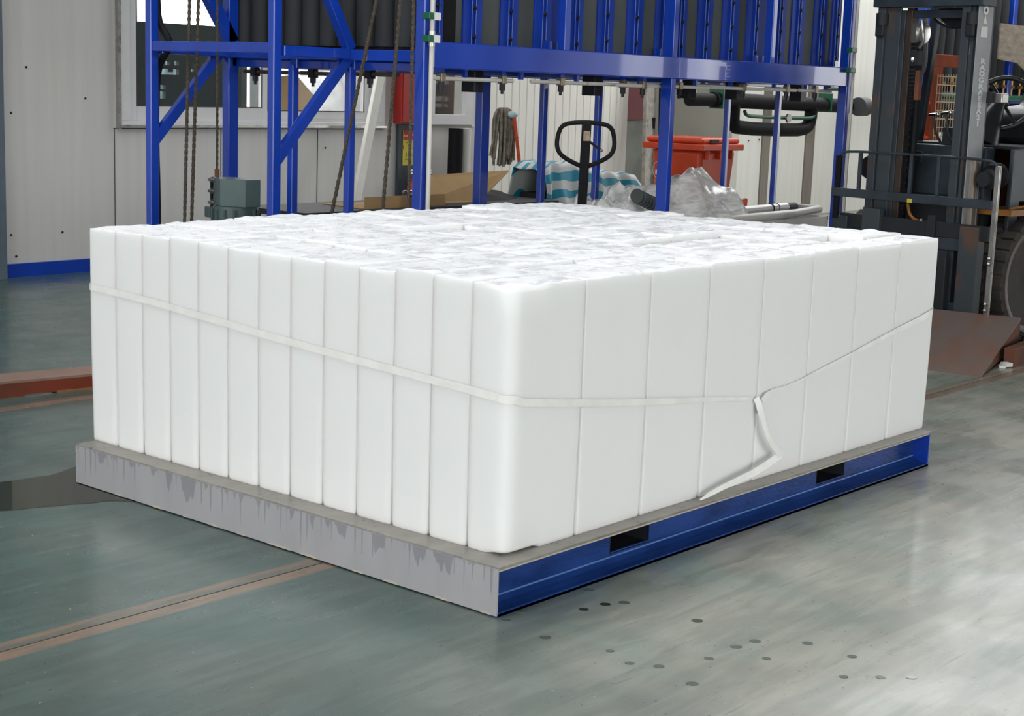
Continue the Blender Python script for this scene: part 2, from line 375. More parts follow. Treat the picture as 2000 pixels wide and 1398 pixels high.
# ceiling sheet with skylight openings, the middle one added to light the back area
def holed(mb, X0, X1, Y0, Y1, z0, z1, holes):
    xs = sorted({X0, X1, *[h[0] for h in holes], *[h[1] for h in holes]}); ys = sorted({Y0, Y1, *[h[2] for h in holes], *[h[3] for h in holes]})
    for i in range(len(xs) - 1):
        for j in range(len(ys) - 1):
            cx, cy = (xs[i] + xs[i + 1]) / 2, (ys[j] + ys[j + 1]) / 2
            if any(h[0] < cx < h[1] and h[2] < cy < h[3] for h in holes): continue
            mb.box(xs[i], xs[i + 1], ys[j], ys[j + 1], z0, z1)
    return mb
holed(c, -14, 26, -12, 8, 6.5, 6.6, [(-2.2, 2.8, -1.1, 3.9), (8, 13.5, 4.2, 7.4), (14, 23, .5, 7.5)]).box(10.9, 18, 8, 10.5, 6.5, 6.6)
struct(c.build('ceiling', ceil_m))

# back wall, plane y = 7.9
WY = 7.9
def hwall(mb, X0, X1, z0, z1, y0, y1, holes):
    xs = sorted({X0, X1, *[h[0] for h in holes], *[h[1] for h in holes]}); zs = sorted({z0, z1, *[h[2] for h in holes], *[h[3] for h in holes]})
    for i in range(len(xs) - 1):
        for j in range(len(zs) - 1):
            cx, cz = (xs[i] + xs[i + 1]) / 2, (zs[j] + zs[j + 1]) / 2
            if any(h[0] < cx < h[1] and h[2] < cz < h[3] for h in holes): continue
            mb.box(xs[i], xs[i + 1], y0, y1, zs[j], zs[j + 1])
    return mb
wb = struct(hwall(MB(), -14, 8.72, 0, 6.5, WY, WY + .08, [(4.34, 7.2, 1.25, 3.2), (7.96, 8.5, 1.26, 2.6)]).build('wall_back', panel))
# joints of the sandwich panels: narrow recessed-looking seams as thin dark sealant strips
for x in (4.22, 5.32, 6.45):
    MB().box(x, x + .006, WY - .004, WY, .12, 1.15).build('panel_joint', seal, wb)
MB().box(4.215, 7.3, WY - .004, WY, 1.148, 1.156).build('panel_joint', seal, wb)
for x, z in ((3.42, 1.62), (3.95, 1.39), (3.28, 1.27), (3.26, .33), (3.72, .33), (3.3, .16), (6.55, .98)):
    MB().cyl((x, WY - .006, z), (x, WY, z), .009, 8).build('panel_screw', boltm, wb)
struct(MB().box(3.15, 8.7, WY - .03, WY, 0, .105).build('baseboard_back', blue))
struct(MB().box(2.95, 3.15, WY - .12, WY, 0, 6.5).build('trim_1', bluegrey, bevel=.004))
# ribbed cold-room wall (profiled boards)
wr = struct(MB().box(8.7, 11.16, WY + .02, WY + .08, 0, 6.5).build('wall_ribbed', panel_b))
x = 8.70; k = 0
while x < 11.12:
    wd = .122
    MB().prism([(x + .003, WY + .02), (x + .010, WY - .002), (x + wd - .010, WY - .002), (x + wd - .003, WY + .02)], 6.4, 'z', .02).build('wall_panel', panel_b, wr)
    x += wd; k += 1
struct(MB().box(11.09, 11.20, WY - .03, WY + .1, 0, 6.5).build('trim_2', white, bevel=.004))
# store recess behind the doorway
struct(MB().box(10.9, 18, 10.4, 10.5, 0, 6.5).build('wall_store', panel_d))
# right part of the wall
wd_ = struct(hwall(MB(), 13.6, 26, 0, 6.5, WY + .01, WY + .08, [(14.5, 25.5, 3.8, 6.4)]).build('wall_right', panel_b))  # upper opening added to brighten the floor at right
for x0, x1, mm in ((13.44, 13.60, white), (14.18, 14.36, brz), (15.28, 15.50, brz)):
    MB().box(x0, x1, WY - .015, WY + .02, .02, 3.78).build('joint_cover', mm, wd_)
for x0, x1 in ((13.62, 14.16), (14.38, 15.26), (15.52, 16.5), (16.52, 17.6), (17.62, 18.3)):
    MB().box(x0, x1, WY - .002, WY + .012, .02, 3.78).build('wall_panel', panel_b, wd_)
for x, z in ((13.85, 1.02), (14.1, 1.03)):
    MB().cyl((x, WY - .01, z), (x, WY, z), .01, 8).build('panel_screw', boltm, wd_)
struct(MB().box(18.3, 18.5, WY - .03, WY + .1, 0, 3.8).build('trim_3', mat('beige_trim', (.5, .42, .32), .5)))
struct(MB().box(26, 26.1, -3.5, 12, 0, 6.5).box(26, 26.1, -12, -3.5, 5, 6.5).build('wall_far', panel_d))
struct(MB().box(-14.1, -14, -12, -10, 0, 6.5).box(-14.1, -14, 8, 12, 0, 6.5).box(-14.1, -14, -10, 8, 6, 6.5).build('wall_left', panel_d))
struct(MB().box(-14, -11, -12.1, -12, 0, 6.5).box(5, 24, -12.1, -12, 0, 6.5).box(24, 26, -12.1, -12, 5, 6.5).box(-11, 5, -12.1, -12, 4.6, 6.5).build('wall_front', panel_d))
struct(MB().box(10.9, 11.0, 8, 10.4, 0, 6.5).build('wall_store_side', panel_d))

# window 1: sliding pvc window
w1 = struct(MB().box(4.26, 4.36, WY - .035, WY + .05, 1.215, 3.15).box(7.18, 7.29, WY - .035, WY + .05, 1.215, 3.15).box(4.26, 7.29, WY - .035, WY + .05, 1.16, 1.215).box(4.26, 7.29, WY - .035, WY + .05, 3.15, 3.25).build('window_1', pvc, bevel=.003))
MB().box(4.24, 4.265, WY - .045, WY, 1.15, 3.25).box(4.265, 7.3, WY - .055, WY, 1.166, 1.185).build('window_trim', steel, w1)
for x0, x1, xa, xb, zb, dy in ((4.36, 5.84, 4.44, 5.775, 1.335, .0), (5.80, 7.18, 5.86, 7.06, 1.31, .03)):
    sh = MB()
    sh.box(x0, xa, WY - .01 + dy, WY + .04 + dy, 1.215, 3.15).box(xb, x1, WY - .01 + dy, WY + .04 + dy, 1.215, 3.15).box(xa, xb, WY - .01 + dy, WY + .04 + dy, 1.215, zb).box(xa, xb, WY - .01 + dy, WY + .04 + dy, 3.08, 3.15)
    so = sh.build('sash', pvc, w1, bevel=.003)
    MB().box(xa, xb, WY + .012 + dy, WY + .018 + dy, zb, 3.08).build('pane', glassm, so)
    MB().box(xa, xb, WY - .013 + dy, WY - .008 + dy, zb, zb + .008).box(xa, xa + .008, WY - .013 + dy, WY - .008 + dy, zb, 3.08).box(xb - .008, xb, WY - .013 + dy, WY - .008 + dy, zb, 3.08).build('gasket', seal, so)
# window 2: small fixed window behind the machine
w2 = struct(MB().box(8.43, 8.54, WY - .04, WY + .05, 1.30, 2.6).box(7.9, 8.54, WY - .04, WY + .05, 1.2, 1.30).box(7.9, 7.98, WY - .04, WY + .05, 1.30, 2.6).build('window_2', pvc, bevel=.003))
MB().box(7.98, 8.43, WY + .01, WY + .02, 1.3, 2.6).build('pane', glassm, w2)
MB().box(7.9, 8.62, WY + .3, WY + .33, .9, 2.8).build('backing_panel', mat('dark_red_room', (.07, .03, .025), .5, var=.5, scale=3), w2)
MB().box(8.55, 8.60, WY - .02, WY + .02, 1.18, 2.6).build('window_trim', white, w2)

# ================================================================ BEYOND THE WINDOWS
t = thing('dark_machine', (5.0, 9.6, 0), 'dark green machine seen through the left window pane, with light gaps', 'machine')
hwall(MB(), 4.6, 6.88, .0, 2.085, 9.55, 9.6, [(5.91, 5.965, 1.69, 1.725), (5.985, 6.04, 1.69, 1.725), (6.09, 6.145, 1.69, 1.73), (5.915, 6.145, 1.60, 1.655), (5.925, 5.99, 1.46, 1.50), (5.92, 5.985, 1.37, 1.44), (6.27, 6.295, 1.70, 1.72), (6.32, 6.345, 1.68, 1.72), (6.29, 6.345, 1.635, 1.66), (6.425, 6.45, 1.69, 1.74), (6.365, 6.39, 1.60, 1.62)]).build('housing', dark_in, t)
MB().cyl((6.03, 9.54, 1.66), (6.03, 9.54, 1.625), .03, 8).box(5.95, 6.12, 9.53, 9.55, 1.655, 1.672).build('valve', boltm, t)
MB().box(6.88, 6.95, 9.5, 9.7, 0, 3).build('side_post', mat('dull_post', (.05, .06, .06), .5), t)
MB().box(7.07, 7.13, 9.5, 9.6, 0, 3).build('side_post', mat('pale_post', (.35, .38, .38), .4), t)
# crumpled foil heap and cardboard behind the right pane
def heap(name, m, cx, cy, z0, rx, ry, h, seed, n=40, rough=.35, parent=None, flat=1, sharp=1, label=None, cat=None, exp=1.0):
    b = bmesh.new(); G = []
    for i in range(n + 1):
        row = []
        for j in range(n + 1):
            u, v = i / n * 2 - 1, j / n * 2 - 1
            r = min(1, math.hypot(u, v)); ang = math.atan2(v, u)
            k = max(abs(u), abs(v)); 
            if k > 0: s_ = k / math.hypot(u, v)
            else: s_ = 1
            uu, vv = u * s_, v * s_; rr = min(1, math.hypot(uu, vv))
            nn = noise.noise(Vector((uu * 2.1 + seed, vv * 2.1, seed))) + .5 * noise.noise(Vector((uu * 5 + seed, vv * 5, 1))) 
            rid = 1 - 2.2 * abs(noise.noise(Vector((uu * 4 * sharp, vv * 4 * sharp, seed + 3))))
            edge = 1 + .18 * noise.noise(Vector((math.cos(ang) * 2, math.sin(ang) * 2, seed)))
            z = h * ((1 - rr ** 2.2) ** exp) * (1 + rough * nn) + rough * .18 * h * rid * (1 - rr ** 6)
            row.append(b.verts.new((cx + uu * rx * edge, cy + vv * ry * edge, z0 + max(0, z) * flat)))
        G.append(row)
    for i in range(n):
        for j in range(n):
            b.faces.new((G[i][j], G[i + 1][j], G[i + 1][j + 1], G[i][j + 1]))
    ring = [G[i][0] for i in range(n)] + [G[n][j] for j in range(n)] + [G[i][n] for i in range(n, 0, -1)] + [G[0][j] for j in range(n, 0, -1)]
    b.faces.new(ring[::-1])
    mb = MB(); mb.b.free(); mb.b = b
    return mb.build(name, m, parent, smooth=True)
o = heap('foil_sheet', foil, 8.05, 9.3, 0, .90, .7, 2.25, 4.2, rough=.3, exp=.5)
tag(o, 'crumpled silvery foil heap seen through the right window pane', 'foil')
o = heap('bush', mat('bluish_bush', (.16, .24, .25), .9, var=.4, scale=8), 7.3, 11.0, 0, .5, .4, 1.6, 2.7, rough=.3, exp=.5)
tag(o, 'bluish bush outside, seen between the posts in the left pane', 'bush')
o = MB().prism([(6.3, 0), (6.85, 0), (6.85, 1.3), (6.98, 1.42), (6.72, 1.64), (6.3, 1.60)], .02, 'y', 8.5).build('cardboard_flap', card)
tag(o, 'brown cardboard flap seen low behind the right window pane', 'cardboard')

# ================================================================ PALLET
pal = thing('steel_pallet', (0, 0, 0), 'low steel pallet under the ice, grey end face and blue side channel', 'pallet')
PX, PYL, PH = 2.911, 2.209, .158
MB().box(0, PX, 0, PYL, .149, PH).build('deck', galv, pal, bevel=.0015)
ep = MB().box(-.004, 0.004, .002, PYL, .004, .1535).build('end_plate', grey_end, pal, bevel=.001)
for y, l in ((.02, .05), (.20, .06), (.42, .07), (.58, .06), (.80, .10), (.94, .12), (1.18, .04), (1.33, .05), (1.50, .03), (1.66, .06), (1.9, .05)):
    pts = [(y, .004), (y + l, .004), (y + l * .9, .010), (y + l * .5, .009 + .006 * random.random()), (y + .2 * l, .012)]
    MB().prism(pts, .001, 'x', -.0052).build('paint_chip', chipm, ep)
WYP = .075
sd = MB()
pk = [(.665, .885), (2.05, 2.275)]
holed2 = hwall(MB(), 0.002, PX - .004, .012, .149, WYP, WYP + .006, [(a, b_, .052, .143) for a, b_ in pk])
holed2.build('side_channel_web', blue_w, pal)
MB().prism([(0.0, 0), (0.0, .010), (.03, .014), (.055, .022), (WYP, .036), (WYP, 0)], PX - .004, 'x', .002).build('bottom_flange', blue_w, pal)
MB().cyl((.004, WYP - .002, .037), (PX - .01, WYP - .002, .037), .0035, 10).build('flange_highlight', mat('highlight_blue', (.10, .22, .50), .3, spec=.5), pal, smooth=True)  # lighter blue rod paints the highlight along the flange fillet
MB().box(.002, PX, .0, .006, 0, .014).build('flange_lip', blue_w, pal, bevel=.001)
MB().box(PX - .008, PX, 0.001, .2, .0, .149).build('end_stiffener', blue, pal)
MB().box(.002, PX, .001, .01, .144, .149).build('deck_edge', chipm, pal)
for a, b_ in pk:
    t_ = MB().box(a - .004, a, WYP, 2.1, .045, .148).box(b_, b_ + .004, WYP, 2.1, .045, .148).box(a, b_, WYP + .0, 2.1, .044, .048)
    t_.build('fork_pocket', slate_d, pal)  # near-black lining stands for the shade inside the pockets
MB().box(PX - .01, PX - .004, .2, PYL, 0, .149).box(0.004, PX, PYL - .01, PYL, 0.0, .149).build('far_side_channel', blue_w, pal)
MB().box(.2, .26, .09, 2.1, .0, .149).box(1.4, 1.46, .09, 2.1, 0, .149).box(2.7, 2.76, .09, 2.1, 0, .149).build('cross_member', blue_w, pal)

# ================================================================ ICE BLOCKS
BX, BY, BH = .3585, .1680, .848
def ice_mesh(seed, rx=.003, ry=.003, corner=False):
    hx, hy, H = BX / 2 - .0002, BY / 2 - .0002, BH
    rz = .018
    def coords(h, r, n):
        e = [-1, -.75, -.45, -.2]
        a = [-h + r * (1 + t) for t in e]
        mid = [-(h - r) + (2 * (h - r)) * i / n for i in range(n + 1)]
        if n == 7: mid = [-(h - r), -(h - .010), -(h - .018), -(h - .028), -.035, 0, .035, h - .028, h - .018, h - .010, h - r]
        return a + mid + [-v for v in a[::-1]]
    xs, ys = coords(hx, rx, 16), coords(hy, ry, 7)
    zs = [0, rz * .25, rz * .6, rz] + [rz + (H - 2 * rz) * i / 10 for i in range(1, 11)] + [H - rz * .6, H - rz * .3, H]
    zs = sorted(set(zs))
    b = bmesh.new(); V = {}
    def cv(i, j, k):
        key = (i, j, k)
        if key in V: return V[key]
        x, y, z = xs[i], ys[j], zs[k]
        RX = RXb = rx; RY = ry
        if corner and x < 0 and y < 0: RX, RY = .045, .045
        def e(p, h, r):
            q = max(-(h - r), min(h - r, p)); return q, (p - q) / r
        qx, ex = e(x, hx, RX); qy, ey = e(y, hy, RY); qz, ez = e(z - H / 2, H / 2, rz)
        l = math.sqrt(ex * ex + ey * ey + ez * ez)
        if l > 1e-6 and (abs(ex) > .999 or abs(ey) > .999 or abs(ez) > .999):
            ex, ey, ez = ex / l, ey / l, ez / l
        X, Y, Z = qx + ex * RX, qy + ey * RY, qz + ez * rz + H / 2
        t = Z / H
        tp = 1 - .045 * max(0, 1 - t) ** 5
        X *= 1 - .006 * max(0, 1 - t) ** 3; Y *= tp
        if not (corner and X < 0 and Y < 0):
            g = max(0, (abs(Y) - (hy - .028)) / .028); X -= (1 if X > 0 else -1) * (.0035 + .010 * max(0, 1 - t) ** 3) * g * g * (abs(X) / hx) ** 8
        if k == len(zs) - 1:
            n1 = noise.noise(Vector((X * 9 + seed * 7, Y * 14, seed))); n2 = noise.noise(Vector((X * 26 + seed, Y * 34, seed + 5)))
            inner = max(0, 1 - abs(X / hx) ** 6) * max(0, 1 - abs(Y / hy) ** 6)
            Z += inner * (.006 * n1 + .006 * n2 + .004)
            Z += .004 * noise.noise(Vector((X * 20, Y * 20, seed * 3)))
        elif 0 < k < len(zs) - 2:
            dn = noise.noise(Vector((X * 5 + seed, Y * 5 + Z * 3.5, seed))) * .0011
            if abs(ex) > .5: X += dn * (1 if ex > 0 else -1)
            if abs(ey) > .5: Y += dn * (1 if ey > 0 else -1)
        V[key] = b.verts.new((X, Y, Z)); return V[key]
    nx, ny, nz_ = len(xs) - 1, len(ys) - 1, len(zs) - 1
    tf = []
    for i in range(nx):
        for j in range(ny):
            b.faces.new((cv(i, j, 0), cv(i, j + 1, 0), cv(i + 1, j + 1, 0), cv(i + 1, j, 0)))
            tf.append(b.faces.new((cv(i, j, nz_), cv(i + 1, j, nz_), cv(i + 1, j + 1, nz_), cv(i, j + 1, nz_))))
    for k in range(nz_):
        for i in range(nx):
            b.faces.new((cv(i, 0, k), cv(i + 1, 0, k), cv(i + 1, 0, k + 1), cv(i, 0, k + 1)))
            b.faces.new((cv(i, ny, k), cv(i, ny, k + 1), cv(i + 1, ny, k + 1), cv(i + 1, ny, k)))
        for j in range(ny):
            b.faces.new((cv(0, j, k), cv(0, j, k + 1), cv(0, j + 1, k + 1), cv(0, j + 1, k)))
            b.faces.new((cv(nx, j, k), cv(nx, j + 1, k), cv(nx, j + 1, k + 1), cv(nx, j, k + 1)))
    for fc in b.faces: fc.smooth = True
    for fc in tf: fc.material_index = 1
    me = bpy.data.meshes.new('ice_block'); b.to_mesh(me); b.free()
    me.materials.append(ice_m); me.materials.append(ice_t)
    return me
ices = [ice_mesh(s * 1.7 + .3) for s in range(7)]
ice_corner = ice_mesh(30.3, corner=True)
ORD = ['nearest', 'second', 'third', 'fourth', 'fifth', 'sixth', 'seventh', 'eighth', 'ninth', 'tenth', 'eleventh', 'twelfth', 'last']
IX0, IY0 = .088, .055
proto = bpy.data.objects.new('ice_block', ice_corner)
for i in range(8):
    for j in range(13):
        o = proto.copy()
        o.data = ice_corner if (i == 0 and j == 0) else random.choice(ices)
        o.name = 'ice_block'
        sag = .012 * math.sin(i * .9 + 1) * math.sin(j * .5)
        dz = random.uniform(-.009, .009)
        if i == 7 and j == 0: dz = .004
        if j == 0: dz *= .5
        if (i, j) in ((4, 3), (5, 3), (2, 5), (6, 1), (7, 1), (3, 8)): dz = -.022 if i != 7 else .012
        o.scale = (1, 1, (BH + dz) / BH)
        o.location = (IX0 + BX * (i + .5) + (random.uniform(-.004, .004) if j else 0), IY0 + BY * (j + .5), PH)
        if i == 0: o.location.x = IX0 + BX * .5 + random.uniform(-.002, .002)
        if i == 7 and 0 < j: o.location.x -= .02 if j == 1 else 0
        COL.objects.link(o)
        if i == 0 and j == 0: lb = 'cloudy white ice block standing at the near corner of the pallet'
        elif j == 0: lb = 'white ice block in the right face above the blue channel, %s from the near corner' % ORD[i]
        elif i == 0: lb = 'cloudy white ice block in the left-hand face, %s from the near corner' % (ORD[j] if j < 12 else 'thirteenth')
        else: lb = 'ice block in row %s behind the right face, %s in from the left face' % (ORD[j], ORD[i] if i < 7 else 'eighth')
        tag(o, lb, 'ice block', 'ice blocks stacked on the pallet')

# strap around the load ------------------------------------------------------
def ribbon(pts, wd, normals, th=.0012):
    mb = MB(); rows = []
    k = len(pts)
    for i, (p, nn) in enumerate(zip(pts, normals)):
        p = Vector(p); a = Vector(pts[max(0, i - 1)]); c_ = Vector(pts[min(k - 1, i + 1)]); t = (c_ - a).normalized(); nn = Vector(nn).normalized()
        s_ = nn.cross(t).normalized() * wd[i] / 2 if isinstance(wd, list) else nn.cross(t).normalized() * wd / 2
        rows.append([mb.b.verts.new(p + s_ + nn * th), mb.b.verts.new(p - s_ + nn * th), mb.b.verts.new(p - s_), mb.b.verts.new(p + s_)])
    for i in range(k - 1):
        for j in range(4):
            mb.b.faces.new((rows[i][j], rows[i][(j + 1) % 4], rows[i + 1][(j + 1) % 4], rows[i + 1][j]))
    mb.b.faces.new(rows[0]); mb.b.faces.new(rows[-1][::-1])
    return mb
xl, yr = IX0 - .004, IY0 - .004
L = [(2.22, .772), (2.0, .765), (1.815, .757), (1.6, .743), (1.4, .73), (1.228, .717), (1.0, .705), (.71, .689), (.45, .677), (.25, .668), (.10, .660)]
pts = [(xl, y, z) for y, z in L]; nr = [(-1, 0, 0)] * len(pts)
for a in (20, 45, 70):
    a = R_(a); pts.append((xl + .045 * (1 - math.cos(a)), yr + .045 * (1 - math.sin(a)), .656)); nr.append((-math.cos(a), -math.sin(a), 0))
Rr = [(.14, .645), (.3, .622), (.478, .599), (.7, .571), (.913, .548), (1.15, .523), (1.35, .50), (1.47, .483)]
pts += [(x, yr, z) for x, z in Rr]; nr += [(0, -1, 0)] * len(Rr)
wds = [.026] * len(pts); wds[-5:] = [.024, .022, .018, .015, .016]
st = tag(ribbon(pts, wds, nr).build('packing_strap', tape, None, smooth=True), 'white plastic packing strap round the ice, sagging and buckled on the right face', 'strap')
Rr = [(1.53, .470), (1.56, .484), (1.62, .492), (1.70, .497), (1.812, .508), (2.0, .538), (2.2, .567), (2.38, .597), (2.6, .632), (2.80, .660), (2.93, .683)]
p2 = [(x, yr - (.012 if i < 2 else .0025), z) for i, (x, z) in enumerate(Rr)]; n2 = [(0, -1, 0)] * len(Rr)
xr = IX0 + 8 * BX + .004
for a in (30, 60, 90):
    a = R_(a); p2.append((xr - .02 * (1 - math.sin(a)), yr + .03 * (1 - math.cos(a)), .69)); n2.append((math.sin(a), -math.cos(a), 0))
yb = IY0 + 13 * BY + .004
p2 += [(xr, .4, .70), (xr, 1.2, .72), (xr, yb - .02, .73), (xr - .006, yb - .006, .73), (xr - .02, yb, .73), (1.5, yb, .75), (.13, yb, .77), (xl + .006, yb - .006, .772), (xl, yb - .02, .772)]
n2 += [(1, 0, 0)] * 3 + [(1, 1, 0)] + [(0, 1, 0)] * 3 + [(-1, 1, 0), (-1, 0, 0)]
w2_ = [.024, .030, .024, .014, .014, .015, .017, .019, .023, .027, .028] + [.026] * (len(p2) - 11)
ribbon(p2, w2_, n2).build('strap_run', tape, st, smooth=True)
tl = [(1.50, yr - .004, .485), (1.508, yr - .012, .46), (1.512, yr - .02, .43), (1.525, yr - .03, .385), (1.55, yr - .035, .335), (1.585, yr - .038, .295), (1.62, yr - .040, .265), (1.65, yr - .040, .245)]
ribbon(tl, .027, [(-.3, -1, 0)] * 3 + [(0, -1, .1)] * 5).build('strap_tail', tape, st, smooth=True)
tl = [(1.655, yr - .038, .250), (1.60, yr - .042, .241), (1.53, yr - .048, .230), (1.44, yr - .050, .214), (1.34, yr - .048, .204), (1.25, yr - .042, .192), (1.17, yr - .034, .176), (1.125, yr - .025, .163)]
ribbon(tl, [.027, .027, .027, .026, .024, .020, .017, .006], [(0, -1, .2)] * 8).build('strap_tail', tape, st, smooth=True)
MB().box(1.50, 1.535, yr - .012, yr - .002, .444, .452).box(1.50, 1.535, yr - .012, yr - .002, .426, .434).box(1.515, 1.520, yr - .014, yr - .004, .426, .452).build('buckle', steel, st, bevel=.001)

# ================================================================ FREEZING MACHINE (blue frame)
mc = thing('ice_machine', (2.6, 2.82, 0), 'tall blue steel freezing machine with dark insulated panels behind the ice', 'machine')
XE, X1, X2 = 2.60, 4.82, 7.08
YE, YC, YG, YD = 2.82, 3.42, 3.89, 4.46
TOP = 3.0
def post(name, x, y, sx, sy, z0, z1, parent, m=blue):
    return MB().box(x - sx / 2, x + sx / 2, y - sy / 2, y + sy / 2, z0, z1).build(name, m, parent, bevel=.005)
post('post', XE - .047, YE, .066, .066, 0, TOP, mc)
post('post', X1 - .026, YE + .008, .046, .085, 0, TOP, mc)
post('post', X2 - .045, YE, .055, .075, 0, TOP, mc)
for x, y, sx, sy in ((XE, YC, .045, .045), (XE, YG, .045, .045), (XE + .01, YD, .075, .06),
                     (X1 + .03, YC, .04, .04), (X1 + .03, YG, .045, .045), (X1 + .05, YD, .085, .07),
                     (X2 + .03, YC, .04, .04), (X2 + .05, YG, .04, .04), (X2 + .05, YD, .07, .06)):
    post('post', x, y, sx, sy, 0, 1.68 if y != YD else TOP, mc)
for x in (3.715, 5.965): post('upper_post', x, YE, .05, .06, 1.81, TOP, mc)
MB().box(XE - .01, X2 - .01, YE - .038, YE + .03, 1.680, 1.818).build('front_beam', blue, mc, bevel=.006)
MB().box(XE - .03, XE + .03, YE, YD, 1.710, 1.770).build('side_beam', blue, mc, bevel=.004)
MB().box(XE + .03, XE + .10, YE, YD, 1.66, 1.705).build('side_beam', blue, mc, bevel=.004)
MB().box(XE - .034, XE - .03, 3.26, 3.272, 1.71, 1.77).build('weld_seam', steel, mc)
for y in (YC, YG, YD):
    MB().box(XE, X2 + .05, y - .03, y + .03, 1.66, 1.72).build('rear_beam', blue, mc, bevel=.004)
for x in (X1, X2): MB().box(x - .03, x + .03, YE, YD, 1.68, 1.74).build('cross_beam', blue, mc, bevel=.004)
MB().box(XE - .02, X2 + .03, YE - .03, YD + .03, TOP - .06, TOP).build('top_frame', blue, mc, bevel=.004)
MB().box(XE + .15, X2, YE + .13, YD, 1.775, 1.80).build('drip_tray', slate_d, mc)
# channels (pairs of angle irons bolted together)
chs = [(2.728, 2.804), (2.961, 3.115), (3.27, 3.419), (3.566, 3.724), (3.875, 4.017), (4.156, 4.319), (4.455, 4.62), (4.756, 4.93), (5.0, 5.101), (5.224, 5.398), (5.514, 5.714), (5.816, 6.025), (6.15, 6.322), (6.398, 6.581), (6.71, 6.894), (6.968, 7.10)]
YCH = 2.92
for a, b_ in chs:
    c0 = MB().box(a, b_, YCH, YCH + .03, 1.80, TOP - .05)
    xc = (a + b_) / 2
    if a in (2.728,): xc = 2.745
    if a == 5.0: xc = 5.03
    c0.box(xc - .022, xc - .012, YCH - .012, YCH, 1.80, TOP - .05).box(xc + .012, xc + .022, YCH - .012, YCH, 1.80, TOP - .05)
    ch = c0.build('panel_channel', blue_m, mc, bevel=.0015)
    MB().box(xc - .0222, xc - .0212, YCH - .0135, YCH - .0115, 1.80, TOP - .06).box(xc + .0118, xc + .0128, YCH - .0135, YCH - .0115, 1.80, TOP - .06).build('edge_strip', strip_m, ch)
    bb = MB()
    z = 1.86 + (.03 if a > 4 else 0)
    while z < TOP - .1:
        bb.ball((xc, YCH - .010, z), .014, 8); z += .155
    bb.build('bolts', boltm, ch, kind='stuff')
# dark insulated freezing plates between the channels
edges = [2.70] + [v for ab in chs for v in ab] + [7.1]
gaps = [(2.804, 2.961), (3.115, 3.27), (3.419, 3.566), (4.017, 4.156), (4.319, 4.455), (4.62, 4.756), (5.101, 5.224), (5.398, 5.514), (5.714, 5.816), (6.322, 6.398), (6.581, 6.71), (6.894, 6.968)]
for a, b_ in gaps:
    MB().box(a, b_, YCH + .008, YCH + .08, 1.78, TOP - .06).build('freezing_plate', insul_f, mc, bevel=.006)
for a, b_ in ((3.724, 3.87), (6.025, 6.15)):
    MB().box(a - .01, b_ + .02, YCH + .02, YCH + .05, 1.8, TOP - .06).build('blank_plate', blue_m, mc)
for x0, x1 in ((3.62, 3.70), (3.74, 3.80), (2.66, 2.76), (4.87, 4.90), (4.72, 4.79), (5.88, 5.94), (5.99, 6.04), (7.0, 7.05)):
    MB().box(x0, x1, YCH - .028, YCH - .024, 1.81, 1.865).build('gusset_plate', blue, mc)
# vertical insulated tubes along the left side
y = 4.595
while y > 3.0:
    MB().cyl((2.72, y, 1.79), (2.72, y, TOP - .07), .066, 20).build('insulated_tube', insul, mc, smooth=True)
    y -= .148
MB().box(2.80, 2.9, YE + .1, YD + .2, 1.79, TOP - .07).build('inner_wall', black, mc)
# supply manifolds under the front beam
def manifold(x0, x1, y, z, m, fits, blues, hangs=()):
    p = MB().cyl((x0, y, z), (x1, y, z), .0115, 10).build('manifold_pipe', m, mc, smooth=True)
    for x in fits:
        MB().box(x - .018, x + .018, y - .02, y + .02, z - .018, z + .03).build('brass_tee', brass, p, bevel=.003)
        MB().cyl((x, y, z - .018), (x, y, z - .055), .017, 8).cyl((x, y, z - .055), (x, y, z - .075), .009, 8).build('valve_cap', boltm, p)
        MB().box(x - .016, x + .016, y - .012, y + .012, z + .03, z + .075).build('hanger', blue, p)
    for x in blues: MB().box(x - .012, x + .012, y - .012, y + .012, z + .01, z + .075).build('hanger', blue, p)
manifold(2.70, 3.46, 2.98, 1.630, white, (2.86, 3.37), (3.05, 3.53))
manifold(3.62, 4.14, 2.98, 1.632, white, (3.90,), (4.05,))
manifold(4.16, 4.60, 2.98, 1.632, white, (4.52,), (4.70,))
manifold(4.35, 4.80, 2.90, 1.630, white, (4.62,), ())
manifold(4.90, 5.36, 2.90, 1.634, white, (5.02,), (5.2,))
manifold(5.55, 6.02, 2.90, 1.638, white, (5.78, ), (5.62,))
manifold(6.05, 6.48, 2.90, 1.640, white, (6.35, ), (6.18,))
manifold(6.52, 6.98, 2.90, 1.642, white, (6.75,), (6.62, 6.9))
for x in (3.25, 4.36, 5.4, 5.98, 6.85):
    MB().box(x - .04, x + .04, 3.05, 3.15, 1.56, 1.68).build('black_valve', boltm, mc, bevel=.004)
def manifold_y(x, y0, y1, z, fits):
    p = MB().cyl((x, y0, z), (x, y1, z), .0115, 10).build('manifold_pipe', rope_m, mc, smooth=True)
    vb = MB(); hb = MB()
    for y_ in fits:
        vb.box(x - .02, x + .02, y_ - .022, y_ + .022, z - .025, z + .022).cyl((x, y_, z - .02), (x, y_, z - .055), .017, 8).cyl((x, y_, z - .055), (x, y_, z - .075), .009, 8)
        hb.box(x - .015, x + .015, y_ - .02, y_ + .02, z + .02, z + .07)
    vb.build('valve_cap', boltm, p); hb.build('hanger', blue, p)
manifold_y(2.75, 4.02, 4.5, 1.635, (4.40,))
manifold_y(2.75, 3.68, 4.0, 1.635, (3.89,))
manifold_y(2.75, 3.20, 3.56, 1.640, (3.42,))
